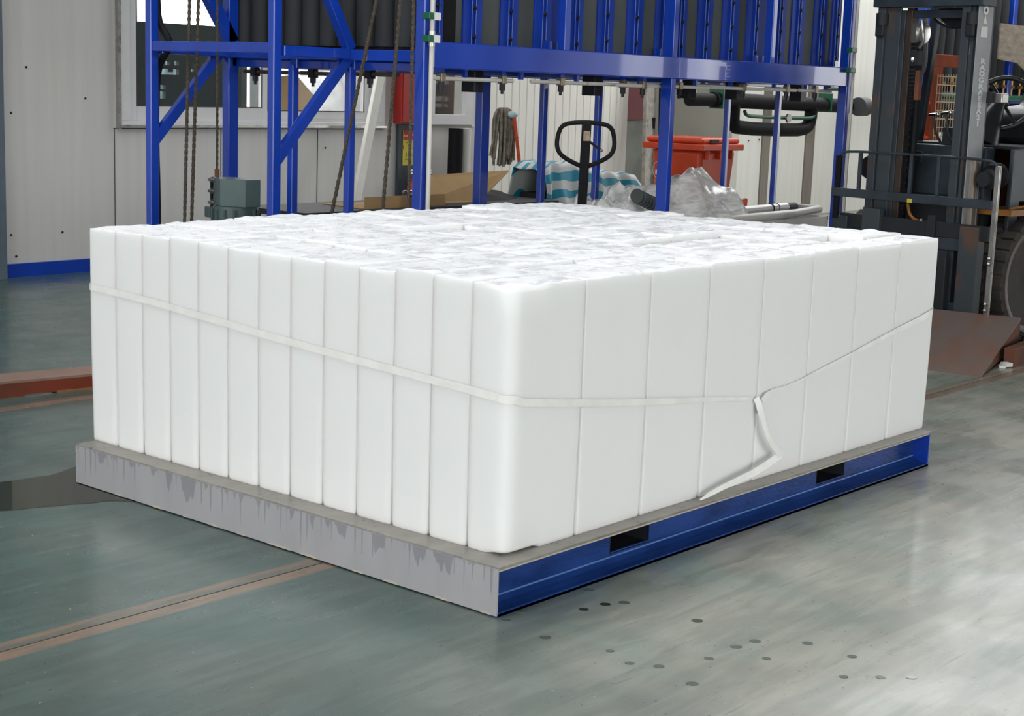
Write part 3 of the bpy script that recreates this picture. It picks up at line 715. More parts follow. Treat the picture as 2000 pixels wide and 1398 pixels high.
# white conduits with green clips at both ends of the front
for x, y, z0, z1, rr in ((2.553, 2.765, 0, TOP, .0125), (7.045, 2.76, 0, TOP, .011)):
    cdu = MB().cyl((x, y, z0), (x, y, z1), rr, 12).build('white_conduit', white, mc, smooth=True)
for z in (1.945, 1.83):
    MB().box(2.500, 2.536, 2.735, 2.785, z - .017, z + .017).build('green_clip', green, mc, bevel=.003)
    MB().box(2.540, 2.585, 2.735, 2.742, z - .02, z + .018).build('pale_tag', wht, mc)
MB().cyl((2.553, 2.765, 1.79), (2.553, 2.765, 1.87), .018, 12).build('steel_collar', steel, mc, smooth=True)
for z in (1.945, 1.80):
    MB().box(6.96, 7.035, 2.735, 2.78, z - .017, z + .017).build('green_clip', green, mc, bevel=.003)

# lift tower on the left
tw = thing('lift_tower', (2.06, 3.42, 0), 'open blue lift tower with diagonal braces at the left of the machine', 'tower')
XA = 2.065
post('post', XA - .005, YC + .008, .056, .05, 0, TOP, tw)
post('post', XA - .008, YD + .018, .055, .052, 0, TOP, tw)
MB().box(XA - .025, XA + .025, YC + .03, YD, 1.728, 1.785).build('beam', blue, tw, bevel=.004)
MB().box(XA - .025, XA + .025, YC + .03, YD, TOP - .06, TOP).build('beam', blue, tw, bevel=.004)
MB().box(XA + .03, XE - .03, YC - .03, YC + .03, 1.717, 1.772).build('beam', blue, tw, bevel=.004)
MB().box(XA + .03, XE - .03, YD - .03, YD + .03, 1.715, 1.77).build('beam', blue, tw, bevel=.004)
MB().bar((2.060, YC + .006, 1.160), (2.60, YC + .006, 1.745), .06, .042, (0, 1, 0)).build('brace', blue, tw, bevel=.004)
MB().bar((2.585, YC - .005, 1.77), (2.09, YC - .005, 2.62), .06, .055, (0, 1, 0)).build('brace', blue, tw, bevel=.004)
MB().bar((2.058, YD + .018, 1.215), (2.56, YD + .018, 1.755), .06, .042, (0, 1, 0)).build('brace', blue, tw, bevel=.004)
MB().bar((2.62, YD, 1.80), (2.08, YD, 2.60), .075, .06, (0, 1, 0)).build('brace', blue, tw, bevel=.004)
MB().tube([(2.11, 4.50, 2.4), (2.11, 4.50, 2.02), (2.115, 4.49, 1.88), (2.135, 4.42, 1.80), (2.13, 4.42, 1.74), (2.11, 4.50, 1.65), (2.105, 4.515, 1.3), (2.11, 4.50, .85), (2.11, 4.50, 0)], .020, 8, smooth_iter=2).build('power_cable', black, tw, smooth=True)

# wire ropes
def rope(pts, label, r=.0105):
    a = Vector(pts[0]); b = Vector(pts[-1]); pl = []
    o = MB()
    n = 150
    for s_ in range(2):   # two strands twisted round each other
        q = []
        for i in range(n + 1):
            t = i / n; p = a.lerp(b, t); ang = t * (b - a).length / .035 * PI + s_ * PI
            q.append(p + Vector((math.cos(ang), math.sin(ang), 0)) * r * .35)
        o.tube(q, r * .72, 6)
    return tag(o.build('wire_rope', rope_m, None, smooth=True), label, 'rope', 'greasy wire ropes of the lift')
rope([(2.135, 4.2, 2.95), (2.055, 4.2, .3)], 'greasy brown wire rope at far left, left one of the close pair')
rope([(2.205, 4.2, 2.95), (2.10, 4.2, .3)], 'greasy brown wire rope at left, right one of the close pair')
rope([(2.303, 4.2, 2.95), (2.301, 4.2, 1.075)], 'wire rope hanging down to the grey motor', .008)
rope([(2.3, 2.65, 2.98), (2.3, 3.40, .3)], 'slanting wire rope passing in front of the white leaning strut', .011)
rope([(2.3, 2.66, 2.98), (2.3, 2.905, .3)], 'wire rope slanting in front of the red fire cabinet', .0105)
rope([(2.3, 2.652, 2.95), (2.3, 2.664, .3)], 'wire rope hanging close beside the thick corner post', .0095)

# geared motor
gm = thing('gear_motor', (2.3, 4.03, .60), 'grey green geared motor with hexagonal housing hung on the lift', 'motor')
MB().prism([(2.27, 4.19), (2.20, 4.05), (2.27, 3.91), (2.38, 3.91), (2.42, 4.05), (2.38, 4.19)], .155, 'z', .875).build('housing', motor_m, gm, bevel=.004)
MB().cyl((2.31, 4.05, .875), (2.31, 4.05, .60), .125, 24).build('motor_body', motor_m, gm, smooth=True)
fb = MB()
for k in range(14):
    a = 2 * PI * k / 14; fb.bar((2.31 + .128 * math.cos(a), 4.05 + .128 * math.sin(a), .86), (2.31 + .128 * math.cos(a), 4.05 + .128 * math.sin(a), .62), .012, .02)
fb.build('cooling_fins', motor_m, gm)
MB().box(2.24, 2.36, 4.19, 4.24, .80, .862).build('terminal_box', motor_m, gm, bevel=.006)
for z in (1.015, .95, .885):
    MB().cyl((2.27, 4.18, z), (2.27, 4.235, z), .009, 8).cyl((2.27, 4.20, z), (2.27, 4.212, z), .018, 8).build('bolt', steel, gm)
MB().box(2.262, 2.28, 4.205, 4.215, .86, 1.03).build('bracket_plate', slate_d, gm)
MB().cyl((2.301, 4.2, 1.03), (2.301, 4.2, 1.075), .014, 8).build('rope_clamp', rust2, gm)

# ================================================================ THINGS ROUND THE BACK WALL
# white leaning strut
o = MB().bar((6.40, 7.45, 0.02), (7.10, 7.70, 1.86), .095, .05, (0, 1, 0)).build('leaning_strut', white, bevel=.008)
tag(o, 'white painted strut leaning beside the window and red cabinet', 'strut')
# fire cabinet, sign board and extinguishers
fc = thing('fire_cabinet', (7.56, WY - .1, 1.21), 'red steel fire cabinet on the wall right of the window', 'cabinet')
MB().box(7.42, 7.70, WY - .13, WY - .01, 1.21, 1.80).build('body', red, fc, bevel=.006)
MB().box(7.43, 7.69, WY - .14, WY - .13, 1.225, 1.79).build('door', red, fc, bevel=.003)
MB().box(7.66, 7.675, WY - .16, WY - .14, 1.45, 1.55).build('handle', steel, fc, bevel=.002)
MB().box(7.695, 7.72, WY - .13, WY - .11, 1.21, 1.80).build('door_edge', white, fc)
o = MB().box(7.46, 7.72, WY - .05, WY - .02, .3, 1.20).build('backboard', slate, bevel=.004)
tag(o, 'dark grey backboard on the wall below the red fire cabinet', 'board')
sg = thing('safety_sign', (7.6, WY - .06, .8), 'red and yellow safety notice on the dark board', 'sign')
MB().box(7.52, 7.675, WY - .058, WY - .053, .805, 1.145).build('sign_plate', yellow, sg)
MB().box(7.522, 7.673, WY - .061, WY - .058, 1.055, 1.145).build('red_header', redpr, sg)
YS = WY - .0625
for bd, x, z, sz, mm in (('XN', 7.548, 1.09, .035, wht), ('N', 7.652, 1.10, .03, wht), ('a', 7.57, 1.03, .03, orange), ('a', 7.635, 1.03, .03, orange), ('1', 7.567, .905, .06, blk), ('note', 7.565, .867, .02, blk), ('no', 7.645, .905, .016, blk), ('read', 7.60, .995, .018, blk), ('no', 7.65, .975, .014, blk)):
    text(bd, 'lettering', mm, sg, frameM((x, YS + (.003 if mm not in (wht,) else 0), z), (1, 0, 0), (0, 0, 1)), sz, local=False)
MB().box(7.52, 7.532, YS + .001, YS + .004, .965, 1.0).build('red_mark', redpr, sg)
for k, (x, y) in enumerate(((7.56, 7.72), (7.725, 7.68))):
    ex = thing('fire_extinguisher', (x, y, 0), ('red fire extinguisher with yellow label, left of the two under the sign', 'red fire extinguisher partly hidden behind the thick blue corner post')[k], 'extinguisher', 'fire extinguishers under the sign')
    MB().lathe([(.0, 0), (.07, 0), (.075, .03), (.075, .56), (.06, .62), (.025, .66), (.02, .70), (0, .70)], (x, y, 0), 'z', 24).build('cylinder', redp, ex, smooth=True)
    MB().box(x - .035, x + .035, y - .079, y - .074, .50 , .60).build('label', yellow, ex)
    MB().cyl((x, y, .69), (x, y, .73), .022, 12).box(x - .06, x + .02, y - .012, y + .012, .73, .75).box(x - .07, x + .02, y - .01, y + .01, .76, .775).build('valve_head', steel, ex)
    MB().tube([(x + .02, y - .01, .72), (x + .10, y - .03, .68), (x + .11, y - .03, .45), (x + .09, y - .03, .2)], .010, 8, smooth_iter=2).build('hose', black, ex, smooth=True)
# chrome valve on a stand pipe between
o = thing('valve_stand', (4.75, 4.98, 0), 'rusty stand pipe topped by a chrome valve beside the thick post', 'valve')
MB().cyl((4.72, 4.98, 0), (4.72, 4.98, .79), .028, 12).build('pipe', rust2, o, smooth=True)
MB().ball((4.72, 4.98, .81), .034, 10, (1.2, 1, .7)).cyl((4.64, 4.98, .82), (4.80, 4.98, .83), .012, 8).ball((4.64, 4.98, .82), .02, 8).ball((4.80, 4.98, .83), .02, 8).build('valve', chrome, o, smooth=True)
# black drum section behind win2
o = MB().cyl((8.14, 7.72, 0), (8.14, 7.72, 1.17), .075, 20).build('black_pipe', black, smooth=True)
tag(o, 'upright black pipe standing below the small window', 'pipe')
o = MB().cyl((8.32, 7.75, 0), (8.32, 7.75, 1.17), .055, 20).build('grey_duct', white, smooth=True)
tag(o, 'pale upright duct standing beside the black pipe', 'duct')

# cardboard sheets on a dark bench
bn = thing('work_bench', (5.2, 5.3, 0), 'low dark bench behind the ice carrying cardboard', 'bench')
MB().box(3.75, 6.5, 5.05, 5.75, .66, .70).build('bench_top', slate_d, bn, bevel=.004)
for x in (3.85, 5.1, 6.4):
    for y in (5.1, 5.7): MB().box(x - .03, x + .03, y - .03, y + .03, 0, .66).build('leg', slate_d, bn)
o = heap('black_tarpaulin', black, 5.95, 5.5, .70, .5, .24, .06, 2.2, rough=.5)
tag(o, 'black tarpaulin lying on the bench below the mop', 'tarpaulin')
o = MB().prism([(4.33, 5.10), (5.25, 5.12), (5.3, 5.5), (4.4, 5.6)], .006, 'z', .702).build('cardboard_sheet', card)
o.data.transform(Matrix.Rotation(R_(0), 4, 'X'))
tag(o, 'brown cardboard sheet lying flat behind the wire ropes', 'cardboard')
b = MB()
P = [(4.90, 5.12, .715), (5.58, 5.12, .708), (6.07, 5.24, .935), (5.30, 5.36, .905)]
Q = [Vector(p) for p in P]; nn = (Q[1] - Q[0]).cross(Q[3] - Q[0]).normalized() * .007
A = [b.b.verts.new(p) for p in Q]; B = [b.b.verts.new(p + nn) for p in Q]
b.b.faces.new(A); b.b.faces.new(B[::-1])
for i in range(4): b.b.faces.new((A[i], B[i], B[(i + 1) % 4], A[(i + 1) % 4]))
o = b.build('cardboard_sheet', card)
tag(o, 'brown cardboard flap propped up right of the thick blue post', 'cardboard')
MB().bar(Q[1] + Vector((0, -.003, 0)), Q[2] + Vector((0, -.003, 0)), .012, .012).build('cut_edge', card_e, o)
MB().box(4.36, 5.2, 5.105, 5.112, .70, .786).build('folded_rim', card, bpy.data.objects['cardboard_sheet'])

# mop
mp_ = thing('string_mop', (7.95, 6.8, 0), 'grey string mop standing head up with a red handle', 'mop')
MB().cyl((8.04, 6.62, 0.0), (7.80, 6.67, 1.32), .0165, 10).build('handle', redp, mp_, smooth=True)
gs = MB()
for k in range(9):
    t_ = .36 + k * .062; p = Vector((8.04, 6.62, 0)).lerp(Vector((7.80, 6.67, 1.32)), t_); gs.ball(p + Vector((-.004 * (k % 2), -.014, 0)), .009, 6)
gs.build('printed_flowers', green, mp_)
MB().ball((7.795, 6.69, 1.34), .038, 12, (1, 1.6, .9)).build('socket', mat('pale_blue_plastic', (.35, .45, .47), .4), mp_, smooth=True)
random.seed(5)
for k in range(38):
    a = random.uniform(0, 2 * PI); rr = random.uniform(.06, .145); ln = random.uniform(.36, .50)
    if math.cos(a) > .2: rr *= 1.0
    c0 = Vector((7.79, 6.8, 1.37)); 
    px, py = math.cos(a) * rr, math.sin(a) * rr * .6
    p_ = [c0, c0 + Vector((px * .5, py * .5, .03)), c0 + Vector((px * .95, py, -.06)), c0 + Vector((px * 1.0 + random.uniform(-.02, .02), py, -.2)), c0 + Vector((px * 1.05 - .02 + random.uniform(-.03, .03), py - .01, -.12 - ln * .8))]
    MB().tube(p_, [.012, .013, .012, .011, .006], 6, smooth_iter=1).b.free() if False else None
    q_ = MB().tube(p_, .0115, 6, smooth_iter=1)
    q_.build('yarn_strand', mopm, mp_, smooth=True)

# striped tarpaulin over something
def drape(name, m, prof_top, y0, y1, zb, label, cat):
    # cloth draped over a load: grid across (x) by (front bottom -> top -> back)
    b = bmesh.new(); uvl = b.loops.layers.uv.new('UVMap'); nx, ny = 48, 26; G = []
    for i in range(nx + 1):
        u = i / nx; row = []
        # interpolate profile
        for (xa, za), (xb, zb2) in zip(prof_top, prof_top[1:]):
            if xa <= prof_top[0][0] + u * (prof_top[-1][0] - prof_top[0][0]) <= xb + 1e-6:
                X = prof_top[0][0] + u * (prof_top[-1][0] - prof_top[0][0]); t = (X - xa) / (xb - xa); Z = za + (zb2 - za) * t; break
        for j in range(ny + 1):
            v = j / ny
            if v < .5: y, z = y0 + .10 * (v / .5) ** 2, zb + (Z - zb) * min(1, v / .42)
            else: y, z = y0 + .1 + (y1 - y0 - .1) * (v - .5) / .5, Z - (Z - zb) * max(0, (v - .85) / .15)
            fold = .035 * math.sin(u * 46 + 3 * noise.noise(Vector((u * 4, v * 2, 0)))) * (1 - min(1, v * 1.7)) + .05 * noise.noise(Vector((u * 7, v * 5, 2)))
            row.append((b.verts.new((X + .02 * noise.noise(Vector((u * 9, v * 6, 5))), y - fold, z + .03 * noise.noise(Vector((u * 11, v * 5, 9))))), u, v))
        G.append(row)
    for i in range(nx):
        for j in range(ny):
            q = (G[i][j], G[i + 1][j], G[i + 1][j + 1], G[i][j + 1]); fc = b.faces.new([t[0] for t in q]); fc.smooth = True
            for lp, t in zip(fc.loops, q): lp[uvl].uv = (t[1], t[2])
    me = bpy.data.meshes.new(name); b.to_mesh(me); b.free(); me.materials.append(m)
    o = bpy.data.objects.new(name, me); COL.objects.link(o)
    s = o.modifiers.new('s', 'SOLIDIFY'); s.thickness = .004
    return tag(o, label, cat)
drape('striped_tarpaulin', tarpm, [(6.60, .93), (6.72, .98), (6.98, .985), (7.15, .94), (7.4, .90), (7.7, .875), (7.9, .865), (7.99, .78)], 5.25, 5.75, .45, 'teal and white striped tarpaulin draped over a low load', 'tarpaulin')
o = MB().box(6.75, 7.9, 5.42, 5.68, 0, .72).build('crate', slate_d, bevel=.01); tag(o, 'dark crate hidden under the striped tarpaulin', 'crate')

# leaning steel channel, red panel, dark bars in the doorway
o = MB().bar((11.10, 7.45, .0), (11.42, 7.75, 2.0), .19, .05, (0, 1, 0)).build('steel_channel', galv, bevel=.004)
tag(o, 'galvanised steel channel leaning in the doorway', 'channel')
o = MB().bar((11.24, 7.35, 0), (11.62, 7.7, 2.0), .13, .04, (0, 1, 0)).build('black_channel', black, bevel=.004)
tag(o, 'black bar leaning just right of the galvanised channel', 'bar')
rp = thing('red_cabinet', (10.98, 7.7, 0), 'dark red hose cabinet at the edge of the doorway', 'cabinet')
MB().box(11.22, 11.72, 8.0, 8.2, 1.26, 1.66).build('body', mat('dark_red', (.13, .014, .014), .45), rp, bevel=.006)
MB().box(11.22, 11.72, 8.02, 8.2, .0, 1.255).build('stand', mat('grey_green_panel', (.19, .20, .165), .35, var=.5, scale=2), rp)
o = MB().bar((11.27, 7.6, .3), (11.36, 7.62, 1.30), .045, .03, (0, 1, 0)).build('black_rail', black); tag(o, 'thin black rail below the dark red cabinet', 'rail')

# red wheelie bin
bnn = thing('wheeled_bin', (9.95, 6.0, 0), 'red plastic wheeled bin behind the clear plastic wrap', 'bin')
def taper_box(mb, x0, x1, y0, y1, z0, z1, t):
    b = mb.b; A = [b.verts.new((x0 + t, y0 + t, z0)), b.verts.new((x1 - t, y0 + t, z0)), b.verts.new((x1 - t, y1 - t, z0)), b.verts.new((x0 + t, y1 - t, z0))]
    B = [b.verts.new((x0, y0, z1)), b.verts.new((x1, y0, z1)), b.verts.new((x1, y1, z1)), b.verts.new((x0, y1, z1))]
    b.faces.new(A[::-1]); b.faces.new(B)
    for i in range(4): b.faces.new((A[i], A[(i + 1) % 4], B[(i + 1) % 4], B[i]))
    return mb
taper_box(MB(), 9.95, 10.60, 6.0, 6.62, .08, 1.02, .06).build('body', redp, bnn, bevel=.04, smooth=True)
taper_box(MB(), 9.89, 10.66, 5.94, 6.70, 1.02, 1.085, -.0).build('rim', redp, bnn, bevel=.012)
MB().box(9.92, 10.63, 5.97, 6.68, 1.085, 1.145).build('lid', redp, bnn, bevel=.03)
MB().box(10.06, 10.20, 5.955, 5.99, 1.10, 1.135).build('latch_recess', blk, bnn)
for k in range(3): MB().box(10.02 + k * .22, 10.035 + k * .22, 5.955, 6.0, .93, 1.02).build('rib', redp, bnn)
MB().cyl((10.0, 6.6, .1), (10.06, 6.6, .1), .1, 20).build('wheel', black, bnn, smooth=True)
MB().cyl((10.5, 6.6, .1), (10.56, 6.6, .1), .1, 20).build('wheel', black, bnn, smooth=True)
em = MB()
for k in range(24):
    a = 2 * PI * k / 24; a2 = 2 * PI * (k + 1) / 24
    em.bar((9.958, 6.50 + .095 * math.cos(a), .80 + .095 * math.sin(a)), (9.958, 6.50 + .095 * math.cos(a2), .80 + .095 * math.sin(a2)), .004, .006, (1, 0, 0))
em.build('printed_ring', wht, bnn)
em = MB().ball((9.958, 6.52, .83), .022, 8, (.15, 1, 1)).box(9.955, 9.96, 6.49, 6.56, .75, .80).ball((9.958, 6.44, .82), .016, 8, (.15, 1, 1)).box(9.955, 9.96, 6.42, 6.455, .76, .80)
em.build('printed_figures', wht, bnn)

# black insulated pipework
pp = thing('insulated_pipework', (9.5, 5.5, 0), 'thick black insulated pipes with green supports behind the machine', 'pipework')
MB().cyl((8.95, 5.5, 1.535), (9.6, 5.5, 1.54), .062, 20).cyl((9.35, 5.5, 1.54), (12.15, 5.5, 1.51), .074, 24).build('main_pipe', black, pp, smooth=True)
MB().tube([(9.72, 5.5, 1.5), (9.72, 5.5, 1.32), (9.80, 5.5, 1.27), (10.9, 5.5, 1.25), (11.15, 5.5, 1.27), (11.22, 5.5, 1.36), (11.22, 5.5, 1.5)], .068, 20, smooth_iter=1).build('loop_pipe', black, pp, smooth=True)
MB().tube([(9.85, 5.45, 1.44), (9.88, 5.45, 1.40), (10.0, 5.45, 1.385), (11.1, 5.45, 1.372), (11.22, 5.45, 1.40), (11.25, 5.45, 1.46)], .018, 10, smooth_iter=2).build('green_pipe', green, pp, smooth=True)
MB().cyl((10.62, 5.42, 1.375), (10.62, 5.40, 1.375), .045, 20).build('gauge', steel, pp, smooth=True)
for x in (9.42, 11.5):
    MB().box(x - .012, x + .012, 5.418, 5.582, 1.455, 1.64).build('green_support', green, pp, bevel=.003)
MB().box(9.0, 9.04, 5.48, 5.52, 1.6, 3.0).box(12.0, 12.04, 5.48, 5.52, 1.57, 3.0).box(9.0, 12.04, 5.48, 5.52, 3.0, 3.04).box(9.0, 9.04, 4.46, 5.52, 2.96, 3.0).box(7.1, 9.04, 4.44, 4.48, 2.96, 3.0).build('hanger_frame', blue, pp)
MB().cyl((12.0, 5.38, 1.51), (12.17, 5.38, 1.51), .10, 28).build('end_cap', insul_f, pp, smooth=True)
# green pipe stub with valve by right post
vs = thing('green_valve_stub', (7.3, 2.95, 1.6), 'green pipe stub with grey ball float beside the right end post', 'valve')
MB().cyl((7.05, 2.98, 1.665), (7.23, 2.98, 1.665), .017, 14).build('pipe_stub', green, vs, smooth=True)
MB().cyl((7.18, 2.98, 1.68), (7.18, 2.98, 1.76), .0035, 6).build('stem', boltm, vs)
MB().ball((7.185, 2.98, 1.785), .021, 12, (1, 1, 1.1)).build('float', steel, vs, smooth=True)
MB().cyl((7.235, 2.98, 1.665), (7.25, 2.98, 1.665), .015, 12).build('end_cap', wht, vs)

# pallet jack
pj = thing('pallet_jack', (3.37, 2.36, 0), 'black pallet jack with looped handle standing behind the ice', 'pallet jack', None, R_(44))
lp = [(-.01, -.135, 1.405), (0, -.158, 1.34), (0, -.158, 1.27), (.01, -.12, 1.225), (.03, -.012, 1.175), (.03, .012, 1.175), (.01, .12, 1.225), (0, .158, 1.27), (0, .158, 1.34), (-.01, .135, 1.405), (-.012, .05, 1.42), (-.012, -.05, 1.42)]
MB().tube(lp, .0125, 12, closed=True, smooth_iter=2).build('handle_loop', black, pj, smooth=True, local=True)
MB().bar((-.012, 0, 1.42), (.16, 0, .42), .050, .04, (1, 0, 0)).build('handle_shaft', black, pj, bevel=.006, local=True)
MB().box(-.030, -.022, -.017, .017, 1.32, 1.375).build('label', mat('tan_label', (.33, .25, .16), .7, var=.4, scale=60), pj, local=True)
MB().bar((-.02, -.02, 1.315), (-.02, -.085, 1.27), .008, .014).build('release_lever', black, pj, local=True)
MB().ball((-.02, -.085, 1.27), .010, 8).build('lever_tip', steel, pj, local=True, smooth=True)
MB().cyl((.17, 0, .12), (.17, 0, .42), .05, 16).box(.08, .28, -.12, .12, .30, .36).build('pump', redp, pj, bevel=.004, local=True)
MB().cyl((.17, -.08, .09), (.17, -.03, .09), .09, 20).cyl((.17, .03, .09), (.17, .08, .09), .09, 20).build('steer_wheel', black, pj, local=True, smooth=True)
for s_ in (-1, 1): MB().box(.25, .95, s_ * .19 - .08, s_ * .19 + .08, .05, .10).build('fork', redp, pj, bevel=.006, local=True)
MB().box(.2, .30, -.27, .27, .08, .32).build('yoke', redp, pj, bevel=.008, local=True)

# stainless cart with plastic wrap on it
ct = thing('steel_cart', (7.0, 3.2, 0), 'stainless rimmed trough cart standing under the machine', 'cart')
xa, xb, ya, yb_ = 5.2, 7.30, 3.02, 3.40
MB().tube([(xa, ya, .725), (xb, ya, .745), (xb, yb_, .745), (xa, yb_, .725)], .030, 12, closed=True, smooth_iter=1).build('rim', mat('brushed_pale_steel', (.58, .56, .53), .42, .15, var=.1), ct, smooth=True)
MB().box(xa + .04, xb - .03, ya + .01, yb_ - .01, .60, .62).box(xa + .02, xb - .02, ya, ya + .012, .35, .70).box(xa + .02, xb - .02, yb_ - .012, yb_, .35, .70).box(xb - .03, xb - .018, ya, yb_, .35, .70).box(xa + .02, xa + .032, ya, yb_, .35, .70).build('trough', mat('cream_steel', (.62, .60, .54), .4, .1), ct)
for x in (xa + .15, xb - .15):
    for y in (ya + .05, yb_ - .05):
        lg = MB().box(x - .02, x + .02, y - .02, y + .02, .07, .36).build('leg', steel, ct)
        MB().cyl((x, y - .02, .05), (x, y + .02, .05), .05, 14).build('castor', black, ct, smooth=True)
tb = thing('steel_tube', (6.9, 3.2, .7), 'shiny steel tube with grey end cap lying in the cart', 'tube')
MB().cyl((5.9, 3.25, .745), (6.98, 3.22, .765), .035, 20).build('tube_body', mat('dull_steel_tube', (.6, .59, .57), .35, .4, var=.1), tb, smooth=True)
for x in (6.76, 6.84, 6.92): MB().cyl((x, 3.226, .762), (x + .012, 3.226, .762), .038, 20).build('groove', black, tb, smooth=True)
MB().cyl((6.982, 3.22, .765), (7.10, 3.218, .765), .034, 20).ball((7.10, 3.218, .765), .034, 12).build('end_cap', insul_f, tb, smooth=True)
for k, (x, z) in enumerate(((6.30, .80), (6.50, .815))):
    rv = thing('red_valve', (x, 3.3, z), ('small red valve at the left end of the steel tube', 'red valve handle lying over the steel tube')[k], 'valve', 'red valves in the cart')
    MB().box(x - .05, x + .05, 3.29, 3.32, z - .015, z + .018).cyl((x + .03, 3.3, z - .03), (x + .03, 3.3, z + .025), .017, 8).build('handle', redp, rv, bevel=.003)
    MB().cyl((x - .02, 3.3, z - .07), (x - .02, 3.3, z - .015), .012, 8).build('stem', steel, rv)
o = heap('plastic_wrap', wrap, 5.50, 3.22, .62, .98, .30, .37, 8.6, n=56, rough=.42, exp=.8, sharp=.8)
tag(o, 'crumpled clear plastic wrap heaped on the cart before the red bin', 'plastic wrap')
o = heap('plastic_wrap', wrap, 4.72, 3.2, .0, .55, .3, .93, 3.1, n=40, rough=.25, sharp=1.4, exp=.6)
tag(o, 'lower grey bundle of clear plastic wrap left of the middle post', 'plastic wrap')
cl = MB()
for k in range(6):
    cl.lathe([(.0, 0), (.045, 0), (.05, .012), (.045, .022), (0, .022)], (4.74 + k * .028, 3.0 - k*.004, .93 - k*.010), 'x', 16)
o = cl.build('black_hose', insul_f, smooth=True); tag(o, 'short ribbed black hose lying on the wrap bundle', 'hose')

# ================================================================ RED BEAM AND WASTE ON THE LEFT FLOOR
tb = thing('red_beam', (.9, 3.9, 0), 'red oxide steel beam lying on the floor at far left', 'beam')
b = MB()
b.prism([(-.6, 4.08), (1.9, 3.60), (1.93, 3.74), (1.95, 3.80), (-.55, 4.28)], .012, 'z', .070)
b.build('top_flange', plank, tb)
MB().prism([(-.6, 4.08), (1.9, 3.60), (1.904, 3.62), (-.596, 4.10)], .062, 'z', .008).build('web', redsteel, tb)
MB().prism([(.95, 3.775), (1.9, 3.593), (1.93, 3.74), (.98, 3.93)], .012, 'z', 0).build('foot_plate', mat('raw_wood', (.25, .13, .06), .7), tb)
MB().prism([(-.6, 4.075), (.78, 3.81), (.81, 3.95), (-.57, 4.22)], .008, 'z', 0).build('foot_plate', redsteel, tb)

# ================================================================ WATER ON THE FLOOR
def blob(name, m, pts, z, label, cat, group=None, th=.0015, it=2):
    for _ in range(it):
        q = []
        for i in range(len(pts)):
            a, c_ = pts[i], pts[(i + 1) % len(pts)]; q += [(a[0] * .75 + c_[0] * .25, a[1] * .75 + c_[1] * .25), (a[0] * .25 + c_[0] * .75, a[1] * .25 + c_[1] * .75)]
        pts = q
    return tag(MB().prism(pts, th, 'z', z).build(name, m), label, cat, group)
pd = [(-1.2, 2.75), (-.22, 2.40), (-.05, 2.385), (.0, 2.37), (.30, 2.50), (.6, 2.6), (.7, 2.0), (.05, 1.62), (-.0, 1.80), (-.06, 1.905), (-.13, 1.91), (-.19, 1.945), (-.27, 1.975), (-.34, 2.005), (-.40, 2.02), (-.46, 2.055), (-.6, 2.1), (-1.3, 2.3)]
blob('puddle', puddle_m, pd, .0, 'dark puddle of meltwater on the floor at the far pallet corner', 'puddle')
drops = [(-.029, -.214), (.254, -.136), (.343, -.153), (.399, -.185), (.419, -.028), (.426, -.445), (.021, -.416), (-.018, -.515), (.022, -.588), (-.02, -.73), (.177, -.654), (.317, -.656), (.399, -.67), (.297, -.772), (.498, -.79), (.494, -.94), (.33, -1.003), (.402, -1.079), (.465, -1.142), (.003, -.035), (.10, -.012)]
dl = ['dark drop lying alone below the near pallet corner', 'left one of three drops in a row under the blue channel', 'middle one of three drops in a row under the blue channel', 'darkest drop, right end of the row under the blue channel',
      'drop just under the edge of the blue channel', 'lone pale ringed drop far right of the row', 'oval drop nearest below the row of three', 'smeared drop with a pointed tail, left of centre', 'dark drop right beside the smeared one',
      'lowest drop, nearest to the bottom picture edge', 'largest oval drop in the middle of the scatter', 'brownish broken drop above the large oval one', 'upper drop of a close pair in the middle right', 'lower drop of a close pair in the middle right',
      'long drawn-out drop right of the close pair', 'drop with brown grit beside it, left of the bright floor', 'pale flat drop at the edge of the bright floor', 'small ragged drop between the pale flat one and the glinting one',
      'glinting white-rimmed drop on the bright floor, furthest right', 'drop touching the near pallet corner', 'drop beside the channel flange close to the pallet corner']
for k, (x, y) in enumerate(drops):
    rr = .0165 * random.uniform(.8, 1.25); a0 = R_(-49)
    pl = []
    for i in range(12):
        a = 2 * PI * i / 12; r1 = rr * (1 + .18 * noise.noise(Vector((k * 3, i, 0)))); u = math.cos(a) * r1 * 1.0; v_ = math.sin(a) * r1 * .8
        pl.append((x + u * math.cos(a0) - v_ * math.sin(a0), y + u * math.sin(a0) + v_ * math.cos(a0)))
    blob('water_drop', damp_m if k not in (1, 2, 5, 18) else puddle_m, pl, 0, dl[k], 'water drop', 'meltwater drips on the floor', th=.0012, it=1)
o = MB().box(6.05, 6.14, 1.02, 1.06, 0, .015, .5).box(6.10, 6.16, 1.0, 1.05, 0.005, .03, 1.1).build('plastic_scrap', wht, bevel=.004)
o.location = (-.38, -.16, 0)
tag(o, 'small white plastic scrap on the floor beside the rusty ramp', 'scrap')

